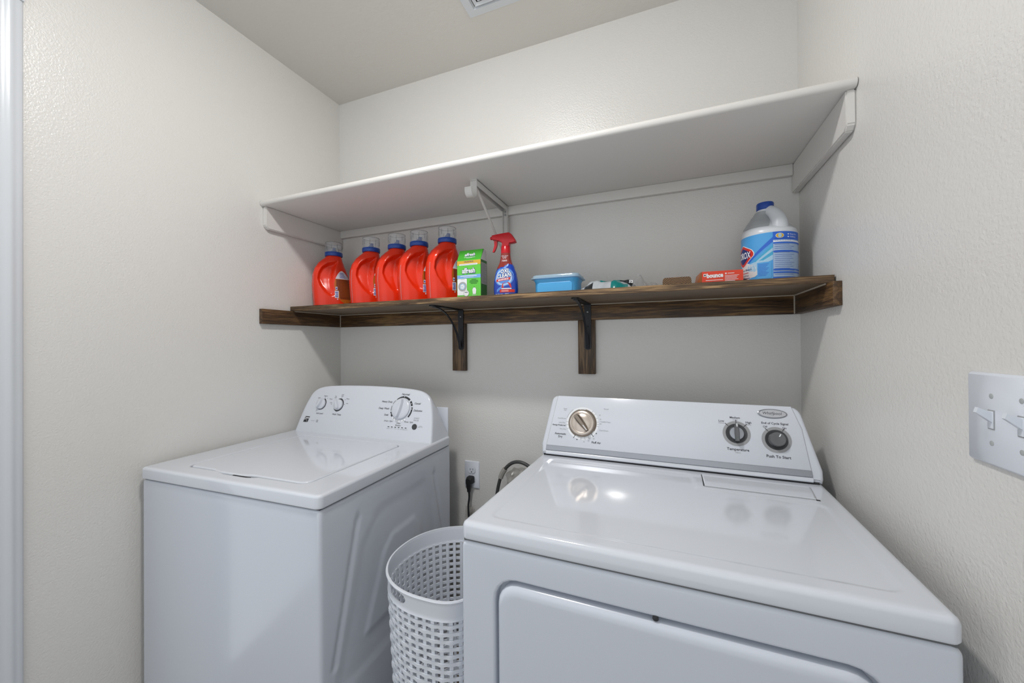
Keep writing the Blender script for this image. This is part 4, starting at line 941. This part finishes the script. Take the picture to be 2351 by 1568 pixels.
for o_, m_ in ((0.10, 'ink_navy'), (0.03, 'ink_white')): P.text('affresh', ct-0.0005, 0.1055 if m_ == 'ink_white' else 0.1050, 0.0260, m_, 0.0007 if m_ == 'ink_navy' else 0.0012, bold=o_ if m_ == 'ink_navy' else 0.035, sx=0.78)
P.rect(0, w_, 0.078, 0.091, 'aff_blue'); P.rect(0.014, 0.082, 0.0855, 0.0880, 'ink_white', 0.0008); P.rect(0.028, 0.070, 0.0810, 0.0822, 'ink_white', 0.0008)
P.poly(rrect(0.001, 0.041, 0.016, 0.077, 0.003, 3), 'ink_white', 0.0006); P.ring(0.0225, 0.048, 0.0130, 0.0180, 0, 360, 'card_grey', 0.0009, 30); P.ring(0.0225, 0.048, 0.0118, 0.0130, 0, 360, G, 0.0010, 30)
P.disc(0.0225, 0.048, 0.0118, 0.0118, 'clx_pale', 0.0008); P.text('✽', 0.0225, 0.048, 0.001, 'ink_white', 0.001)
for a in range(5): P.disc(0.0225+0.0055*cos(a*1.257), 0.048+0.0055*sin(a*1.257), 0.003, 0.0045, 'ink_white', 0.0011, 10)
P.rect(0.016, 0.032, 0.0735, 0.0745, G, 0.0009); P.disc(0.0385, 0.0225, 0.0115, 0.0115, 'card_grey', 0.0010); P.disc(0.0385, 0.0225, 0.0102, 0.0102, 'ink_white', 0.0013); P.poly(rrect(0.032, 0.045, 0.024, 0.028, 0.001, 2), G, 0.0016)
for q, w2 in enumerate((0.020, 0.034, 0.036, 0.026)): P.rect(0.070-w2/2, 0.070+w2/2, 0.0715-q*0.0048, 0.0735-q*0.0048, 'aff_dark', 0.0008)
P.poly([(0.066, 0.018), (0.078, 0.018), (0.080, 0.034), (0.077, 0.040), (0.072, 0.045), (0.067, 0.040), (0.064, 0.034)], 'ink_white', 0.0008); P.poly([(0.070, 0.042), (0.074, 0.042), (0.072, 0.047)], 'aff_dark', 0.0010)
P.rect(0.063, 0.081, 0.0145, 0.0155, 'ink_white', 0.0008)
P.build('front_print', t, 'white product name, bands and washer picture')
sl = (h2-h1)/0.022; ln = math.hypot(0.022, h2-h1)
P = Print(lambda x, y, h: (x, 0.022*y/ln - h*0.9, h1+(h2-h1)*y/ln + h*0.4)); P.text('affresh', ct, 0.0240, 0.0190, 'ink_navy', 0.0006, bold=0.08, sx=0.85); P.text('affresh', ct, 0.0244, 0.0190, 'ink_white', 0.0011, bold=0.03, sx=0.85); P.rect(0.027, 0.073, 0.0115, 0.0130, 'ink_white', 0.0008); P.rect(0.037, 0.062, 0.0085, 0.0093, 'ink_white', 0.0008)
P.build('top_print', t)
P = Print(lambda y, z, h: (w_+h, y, z)); P.rect(0.004, d_-0.003, 0.056, 0.136, 'card_grey', 0.0004)
for q in range(14): P.rect(0.008, d_-0.008-0.006*(q % 3), 0.062+q*0.0052, 0.0628+q*0.0052, 'ring_dark', 0.0007)
P.build('side_print', t)

# stain remover spray
t = thing('spray_bottle', 'blue stain remover spray bottle with a red trigger head', 'spray bottle', (0.975, -0.190, ZL), radians(6)); t.scale = (.925, .925, .925)
HWt = [(0, .044), (.004, .0465), (.03, .0485), (.06, .0475), (.09, .0425), (.115, .034), (.135, .0245), (.150, .0205), (.170, .0185)]
DYt = [(0, .026), (.004, .028), (.06, .029), (.10, .026), (.135, .0195), (.170, .0175)]
def spb(a, z): c, s = sp(2.4, a); return (interp(HWt, z)*c, interp(DYt, z)*s, z)
def spf(x, z, h):
    q = min(.9999, abs(x)/interp(HWt, z)); return (x, -interp(DYt, z)*(1-q**2.4)**(1/2.4)-h, z)
bm = bmesh.new(); rows = loft(bm, [[spb(2*pi*i/56, z) for i in range(56)] for z in [0, .002, .005] + [.01+.005*k for k in range(33)]])
for f in bm.faces: f.material_index = 1 if f.calc_center_median().z > 0.118 + 0.35*f.calc_center_median().x else 0
obj('body', bm, ['spray_blue', 'spray_neck'], t, smooth=60)
bm = bmesh.new(); lathe(bm, [(.0165, .168), (.0185, .170), (.0180, .196), (.0165, .198)], 28); obj('collar', bm, 'red_spray', t, smooth=40)
bm = bmesh.new(); hd = [(-.056, .238), (-.054, .2435), (-.040, .2455), (.000, .2495), (.016, .2505), (.026, .243), (.040, .222), (.043, .212), (.034, .209), (.018, .2085), (.015, .196), (-.014, .196), (-.012, .210), (-.022, .218), (-.036, .223), (-.052, .226), (-.055, .231)]
cx_h, cz_h = -0.003, 0.228
def hs(k): return [(cx_h+(x-cx_h)*k, cz_h+(z-cz_h)*k) for x, z in hd]
loft(bm, [[(x, y_, z) for x, z in hs(k)] for y_, k in ((-.0135, .90), (-.0128, .95), (-.0105, .985), (-.006, 1.0), (.006, 1.0), (.0105, .985), (.0128, .95), (.0135, .90))])
obj('trigger_head', bm, 'red_spray', t, smooth=40)
bm = bmesh.new(); lathe(bm, [(.0062, 0), (.0062, .006), (.004, .008)], 16, lambda x, y, z: (-.055-z, x, .2345+y)); obj('nozzle', bm, 'red_spray', t, smooth=40)
bm = bmesh.new(); tg = spline([(-.040, 0, .222), (-.040, 0, .205), (-.045, 0, .190), (-.050, 0, .179)], 5)
loft(bm, [[(p.x-w1, -.006, p.z), (p.x+w1, -.006, p.z), (p.x+w1, .006, p.z), (p.x-w1, .006, p.z)] for p, w1 in [(p, .0065-.0035*i/15) for i, p in enumerate(tg)]]); obj('trigger', bm, 'red_spray', t, smooth=40)
P = Print(spf)
def blob(cx, cz, rx, rz_, m, h, n_=8):
    for q in range(n_):
        za, zb = cz-rz_+2*rz_*q/n_, cz-rz_+2*rz_*(q+1)/n_
        wa, wb = [rx*math.sqrt(max(0, 1-((z_-cz)/rz_)**2)) for z_ in (za, zb)]
        for i in range(8): P.poly([(cx-wa+2*wa*i/8, za), (cx-wa+2*wa*(i+1)/8, za), (cx-wb+2*wb*(i+1)/8, zb), (cx-wb+2*wb*i/8, zb)], m, h)
for x0, z0, x1, z1, w1 in ((-.030, .018, .030, .060, .010), (-.032, .078, .022, .126, .008)): 
    for i in range(8):
        a, b = i/8, (i+1)/8; P.poly([(x0+(x1-x0)*a, z0+(z1-z0)*a), (x0+(x1-x0)*b, z0+(z1-z0)*b), (x0+(x1-x0)*b, z0+(z1-z0)*b+w1), (x0+(x1-x0)*a, z0+(z1-z0)*a+w1)], 'spray_sky', .0003)
blob(-.001, .076, .0385, .037, 'spray_sky', .0004, 14); blob(-.001, .074, .033, .032, 'spray_pale', .0006, 14); blob(-.001, .074, .026, .026, 'spray_sky', .0008, 12)
for bo, m_, h in ((0.10, 'ink_navy', .0011), (0.03, 'ink_white', .0015)):
    P.text('OXI', .001, .0975, .021, m_, h, shear=.15, bold=bo, sx=.85, rot=.10); P.text('CLEAN', -.001, .0800, .021, m_, h, shear=.15, bold=bo, sx=.85, rot=.13)
for i in range(6):
    a, b = -.031+i*.0093, -.031+(i+1)*.0093; z_ = lambda x: .0615+x*.13
    P.poly([(a, z_(a)), (b, z_(b)), (b, z_(b)+.0095), (a, z_(a)+.0095)], 'ink_red', .0011)
P.text('MAXFORCE', -.003, .0655, .0088, 'ink_white', .0014, shear=.2, bold=.03, rot=.13, sx=.9)
P.poly([(-.010, .034), (.030, .034), (.026, .050), (.018, .0545), (.002, .0545), (-.006, .050)], 'ink_red', .0011); P.rect(-.010, .029, .0290, .0325, 'ink_white', .0012, 4)
P.rect(-.017, .040, .0165, .0275, 'ink_red', .0012, 6); P.rect(-.010, .018, .0235, .0245, 'ink_white', .0014, 3); P.rect(-.010, .018, .0195, .0205, 'ink_white', .0014, 3)
P.text('Stain Remover', -.020, .0105, .0052, 'ink_white', .0008); P.text('REFILL', .012, .0105, .0055, 'ink_white', .0008)
P.text('7 DAYS', .000, .1390, .0080, 'ink_white', .0006, bold=.02, sx=.8); P.text('SPRAY NOW\n& WASH\nUP TO', .000, .1535, .0048, 'ink_white', .0006); 
P.build('front_label', t, 'bright blue round label with white and red lettering')

# blue tub
t = thing('plastic_tub', 'sky blue plastic tub with a translucent lid right of the spray bottle', 'container', (1.158, -0.150, ZL))
bm = bmesh.new(); loft(bm, [[(x, y, z) for x, y in rrect(-a, a, -b, b, r_, 6)] for a, b, r_, z in ((.068, .042, .016, 0), (.072, .046, .018, .004), (.0735, .048, .018, .012), (.0745, .049, .02, .045), (.0775, .052, .02, .050), (.0785, .053, .02, .060))]); tb = obj('tub', bm, 'tub', t, smooth=50)
bm = bmesh.new(); loft(bm, [[(x, -.0492-.0004, z) for x, z in rrect(-.062, .060, .006, .042, .010, 5)], [(x, -.0505, z) for x, z in rrect(-.060, .058, .008, .040, .009, 5)]]); obj('front_panel', bm, 'tub', t, smooth=40)
bm = bmesh.new(); loft(bm, [[(x, y, z) for x, y in rrect(-a, a, -b, b, r_, 6)] for a, b, r_, z in ((.0800, .0545, .02, .0535), (.0865, .0610, .02, .0560), (.0865, .0610, .02, .0590), (.0820, .0565, .02, .0600), (.0810, .0555, .02, .0670), (.0780, .0525, .018, .0690))]); obj('lid', bm, 'tub_lid', t, smooth=50, label='translucent whitish lid')

# flat packets
def pillow(bm, x0, x1, y0, y1, h, seed, nx=26, ny=14, amp=.004, mi=lambda u, v: 0, base=0.0):
    rnd = random.Random(seed); ph = [rnd.uniform(0, 6.28) for _ in range(8)]
    def hh(u, v): return (h*(min(1, 5*min(u, 1-u))**.6)*(min(1, 4*min(v, 1-v))**.6) + amp*(sin(u*17+ph[0]+v*5)+.7*sin(v*13+ph[1]+u*9)+.5*sin(u*33-v*21+ph[2]))*min(1, 8*min(u, 1-u, v, 1-v))*.5)
    top = [[bm.verts.new((x0+(x1-x0)*i/nx, y0+(y1-y0)*j/ny + .003*sin(i*.9+ph[3]), base+max(.0008, hh(i/nx, j/ny)))) for i in range(nx+1)] for j in range(ny+1)]
    bot = [[bm.verts.new((x0+(x1-x0)*i/nx, y0+(y1-y0)*j/ny + .003*sin(i*.9+ph[3]), base+.0002)) for i in range(nx+1)] for j in range(ny+1)]
    for j in range(ny):
        for i in range(nx):
            f = bm.faces.new((top[j][i], top[j][i+1], top[j+1][i+1], top[j+1][i])); f.material_index = mi((i+.5)/nx, (j+.5)/ny); bm.faces.new((bot[j][i], bot[j+1][i], bot[j+1][i+1], bot[j][i+1]))
    for i in range(nx):
        for jj in (0, ny): f = bm.faces.new((bot[jj][i], bot[jj][i+1], top[jj][i+1], top[jj][i]) if jj == 0 else (top[jj][i], top[jj][i+1], bot[jj][i+1], bot[jj][i])); f.material_index = mi((i+.5)/nx, 0 if jj == 0 else 1)
    for j in range(ny):
        for ii in (0, nx): bm.faces.new((bot[j+1][ii], bot[j][ii], top[j][ii], top[j+1][ii]) if ii == 0 else (top[j+1][ii], top[j][ii], bot[j][ii], bot[j+1][ii]))
bm = bmesh.new()
def mi1(u, v):
    if v < .30 and .60 < u < .93: return 1
    if v < .22 and .10 < u < .28: return 2
    if v < .15 and .13 < u < .22: return 0
    return 0
pillow(bm, 1.246, 1.412, -.240, -.120, .031, 4, amp=.007, mi=mi1)
tag(obj('wipes_packet', bm, ['film_white', 'teal', 'film_black'], smooth=50), 'shiny white and teal packet lying flat just right of the blue tub', 'packet').location = (0, 0, ZL)
bm = bmesh.new(); pillow(bm, 1.262, 1.425, -.116, -.050, .050, 9, amp=.003, mi=lambda u, v: 1 if u > .62 else 0)
pk = tag(obj('dark_packet', bm, ['teal', 'film_black'], smooth=50), 'teal and black packet standing behind the white packet', 'packet'); pk.location = (0, 0, ZL)
P = Print(lambda x, y, h: (x, -.1145+y*.25-.0015, .036+y)); P.text('52', 1.400, .004, .013, 'ink_white', 0, bold=.03, rot=-.1); P.build('number', pk)

# clear crumpled bag
bm = bmesh.new(); rnd = random.Random(21); vv = []
for j in range(12):
    row = []
    for i in range(16):
        u, v = i/15, j/11
        zt = (.052*math.exp(-((u-.22)/.22)**2)+.020*math.exp(-((u-.72)/.25)**2))*sin(pi*min(1, max(0, v)))**.7
        row.append(bm.verts.new((1.412+.082*u+rnd.uniform(-.003, .003), -.225+.12*v+rnd.uniform(-.004, .004), .001+max(0, zt+rnd.uniform(-.005, .005)*(1 if 0 < j < 11 else 0)))))
    vv.append(row)
for j in range(11):
    for i in range(15):
        bm.faces.new((vv[j][i], vv[j][i+1], vv[j+1][i+1], vv[j+1][i]))
tag(obj('plastic_bag', bm, 'bag', smooth=None), 'small crumpled clear plastic bag between the packets and wood block', 'bag').location = (0, 0, ZL)

# wood offcut
bm = bmesh.new(); bp_ = [(-.040, 0), (.040, 0), (.040, .020), (.0385, .026), (.034, .030), (-.034, .030), (-.0385, .026), (-.040, .020)]
loft(bm, [[(x, -.03, z) for x, z in bp_], [(x, .03, z) for x, z in bp_]])
for f in bm.faces: f.material_index = 0 if abs(f.normal.y) > .5 or len(f.verts) == 8 else 1
tag(obj('wood_block', bm, ['end_grain', 'wood_block'], smooth=None), 'small stained wood offcut showing end-grain rings on the shelf', 'wood block').location = (1.5400, -.180, ZL)

# dryer sheet box
t = thing('dryer_sheet_box', 'low orange-red dryer sheet box lying next to the bleach jug', 'box', (1.6085, -.205, ZL), radians(1.5))
bm = bmesh.new(); bw, bd, bh = .1065, .062, .0415
box(bm, 0, bw, 0, bd, 0, bh, mi=0); obj('carton', bm, 'bounce', t, smooth=None)
bm = bmesh.new(); loft(bm, [[(-.0002, 0.0, .001), (-.0002, bd, .001), (-.0002, bd, bh), (-.0002, 0.0, bh)], [(-.015, .022, .001), (-.017, bd, .001), (-.010, bd, bh*.9), (-.004, .010, bh*.98)]]); obj('end_flap', bm, 'bounce_side', t, smooth=None)
P = Print(lambda x, y, h: (x, -h, y))
P.rect(.004, .0115, .0265, .0345, 'ink_white'); P.rect(.0055, .010, .0285, .0325, 'ring_dark', .0006); P.text('bounce', .0340, .0285, .0175, 'ink_white', .0006, bold=.05, rot=.03, sx=.82)
P.rect(.010, .055, .0145, .0160, 'ink_white'); P.disc(.0625, .0330, .0022, .0022, 'ink_white'); P.rect(.067, .084, .0322, .0338, 'ink_white')
for q, w2 in enumerate((.036, .032, .030, .034, .026)): P.rect(.060, .060+w2, .0262-q*.0038, .0274-q*.0038, 'ink_white')
P.rect(.060, .100, .0045, .0056, 'ink_white'); P.build('front_print', t, 'white brand name and small print')

# bleach jug
JR = .0715
t = thing('bleach_jug', 'white bleach jug with blue cap and label at the right shelf end', 'jug', (1.7945, -.122, ZL), radians(-12))
RZ = [(0, .066), (.004, .069), (.010, .0705), (.145, .0705), (.158, .0695), (.170, .064), (.182, .055), (.200, .041), (.215, .029), (.226, .0205), (.236, .0195)]
def jp(a, z):
    r = interp(RZ, z); q = 0
    if .150 < z < .228:      # hollow either side of the grip
        da = (a-radians(-60)+pi) % (2*pi)-pi; q = sstep(.150, .172, z)*(1-sstep(.205, .228, z))*math.exp(-(da/.95)**2)*.020
    ox = -.008*sstep(.15, .23, z)
    return ((r-q)*cos(a)+ox, (r-q)*sin(a), z)
zz = [0, .002, .005, .010, .014] + [.145] + [.150+.004*k for k in range(22)]
bm = bmesh.new(); loft(bm, [[jp(2*pi*i/64, z) for i in range(64)] for z in zz])
obj('body', bm, 'jug', t, smooth=60)
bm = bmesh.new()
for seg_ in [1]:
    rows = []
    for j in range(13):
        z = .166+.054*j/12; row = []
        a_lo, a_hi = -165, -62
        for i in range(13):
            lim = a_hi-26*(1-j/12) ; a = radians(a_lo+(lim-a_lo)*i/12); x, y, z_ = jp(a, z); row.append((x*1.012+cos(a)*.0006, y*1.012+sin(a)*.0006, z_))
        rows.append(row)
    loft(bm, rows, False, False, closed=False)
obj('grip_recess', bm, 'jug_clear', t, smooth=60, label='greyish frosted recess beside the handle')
bm = bmesh.new(); hp = spline([(-.005, -.002, .227), (.004, -.010, .220), (.015, -.020, .207), (.023, -.028, .188), (.026, -.032, .168), (.024, -.030, .138)], 6)
tube(bm, hp, [.0135+.0105*(i/30) for i in range(len(hp))], 20); obj('handle', bm, 'jug', t, smooth=60)
bm = bmesh.new(); lathe(bm, [(.0205, .226), (.0225, .228), (.0225, .244), (.0210, .247), (.018, .2475)], 36, lambda x, y, z: (x-.008, y, z)); obj('cap', bm, 'blue_cap', t, smooth=40)
jf = lambda s_, z, h: ((.0705+h)*cos(s_/.0705), (.0705+h)*sin(s_/.0705), z)    # s is arc length round the jug
P = Print(jf); S0 = .0705*radians(-95)      # s = S0 faces the camera side
z0, z1 = .010, .143
A0 = S0-.110; A1 = S0+.125
P.rect(A0, S0+.016, z0, z1, 'clx_sky', .0003, 26); P.rect(S0+.016, A1, z0, z1, 'clx_blue', .0003, 16)
P.rect(S0+.0165, A1, z0+.006, z1-.023, 'clx_panel', .0006, 16)
for q in range(19):
    zq = z0+.012+q*.0056; w2 = (.052, .046, .055, .040)[q % 4]
    P.rect(S0+.020, S0+.020+w2, zq, zq+.0008, 'spray_blue', .0009, 10)
for zq in (z1-.034, z1-.058, z0+.024, z0+.016): P.rect(S0+.017, A1-.012, zq, zq+.0042, 'clx_blue', .0012, 14)
P.rect(S0+.017, A1-.012, z1-.029, z1-.025, 'ink_white', .0009, 14)
def sweep(pa, pb, wa, wb, m, h, n_=14):
    for i in range(n_):
        a, b = i/n_, (i+1)/n_; f = lambda t_, k: (pa[0]+(pb[0]-pa[0])*t_, pa[1]+(pb[1]-pa[1])*t_ + (k-.5)*(wa+(wb-wa)*t_)); P.poly([f(a, 0), f(b, 0), f(b, 1), f(a, 1)], m, h)
sweep((S0-.075, .042), (S0+.016, .122), .004, .014, 'clx_blue', .0006); sweep((S0-.060, .038), (S0+.016, .092), .003, .030, 'clx_teal', .0005); sweep((S0-.060, .036), (S0+.016, .094), .002, .009, 'clx_pale', .0007)
sweep((S0-.060, .032), (S0+.016, .072), .004, .014, 'clx_pale', .0006)
for (cx_, cz_, rx, rz_) in ((S0-.052, .040, .036, .024), (S0-.030, .050, .024, .014), (S0-.012, .056, .02, .01)):
    for q in range(8):
        za, zb = cz_-rz_+2*rz_*q/8, cz_-rz_+2*rz_*(q+1)/8; wa, wb = [rx*math.sqrt(max(0, 1-((z_-cz_)/rz_)**2)) for z_ in (za, zb)]
        for i in range(8): P.poly([(cx_-wa+2*wa*i/8, za), (cx_-wa+2*wa*(i+1)/8, za), (cx_-wb+2*wb*(i+1)/8, zb), (cx_-wb+2*wb*i/8, zb)], 'clx_pale' if rx < .03 else 'card_white', .0008)
P.rect(S0-.022, S0+.012, z0+.004, .060, 'clx_sky', .0011, 8)
for q in range(9): P.rect(S0-.020, S0+.006-(q % 3)*.003, .0535-q*.0040, .0550-q*.0040, 'clx_blue', .0013, 6)
EC = S0-.070
def dia(k): return [(EC-.040*k, .088), (EC-.030*k, .088+.012*k), (EC, .088+.031*k), (EC+.032*k, .088+.014*k), (EC+.038*k, .088+.004*k), (EC+.038*k, .088-.003*k), (EC+.010*k, .088-.028*k), (EC, .088-.033*k), (EC-.010*k, .088-.028*k)]
def wrap_poly(pts_, m, h, n_=16):
    xs = [p[0] for p in pts_]; x0_, x1_ = min(xs), max(xs)
    def span(x):
        ys = []
        for (a, b), (c, d) in zip(pts_, pts_[1:]+pts_[:1]):
            if min(a, c) <= x <= max(a, c) and abs(a-c) > 1e-9: ys.append(b+(d-b)*(x-a)/(c-a))
        return (min(ys), max(ys)) if ys else (.088, .088)
    for i in range(n_):
        a, b = x0_+(x1_-x0_)*i/n_, x0_+(x1_-x0_)*(i+1)/n_; (l1, h1_), (l2, h2_) = span(a+1e-6), span(b-1e-6); P.poly([(a, l1), (b, l2), (b, h2_), (a, h1_)], m, h)
wrap_poly(dia(1.06), 'ink_white', .0012); wrap_poly(dia(1.0), 'ink_red', .0015); wrap_poly(dia(.76), 'ink_navy', .0018)
P.text('CLOROX', EC-.004, .088, .0270, 'ink_white', .0022, bold=.02, sx=.60)
P.text('Splash-Less Bleach', EC+.002, .0455, .0080, 'ink_navy', .0014); P.rect(EC-.020, EC+.022, .036, .0375, 'ink_red', .0014, 4); P.text('116 fl oz', EC+.010, .0285, .0070, 'ink_navy', .0014); P.rect(EC-.010, EC+.026, .0200, .0215, 'ink_navy', .0014, 4)
P.disc(S0+.033, z1-.0115, .0105, .0070, 'ink_white', .0009); P.disc(S0+.033, z1-.0115, .0095, .0060, 'aff_gold', .0012); P.disc(S0+.033, z1-.0115, .0045, .0055, 'clx_pale', .0015)
for zq in (z1-.008, z1-.0155): P.disc(S0+.0555, zq, .0026, .0020, 'ink_white', .0009, 4)
P.text('Keep Out', S0+.0605, z1-.0080, .0060, 'ink_white', .0009, align='LEFT'); P.text('Children', S0+.0605, z1-.0155, .0060, 'ink_white', .0009, align='LEFT')
P.build('wrap_label', t, 'blue wraparound label with a red and navy diamond emblem')
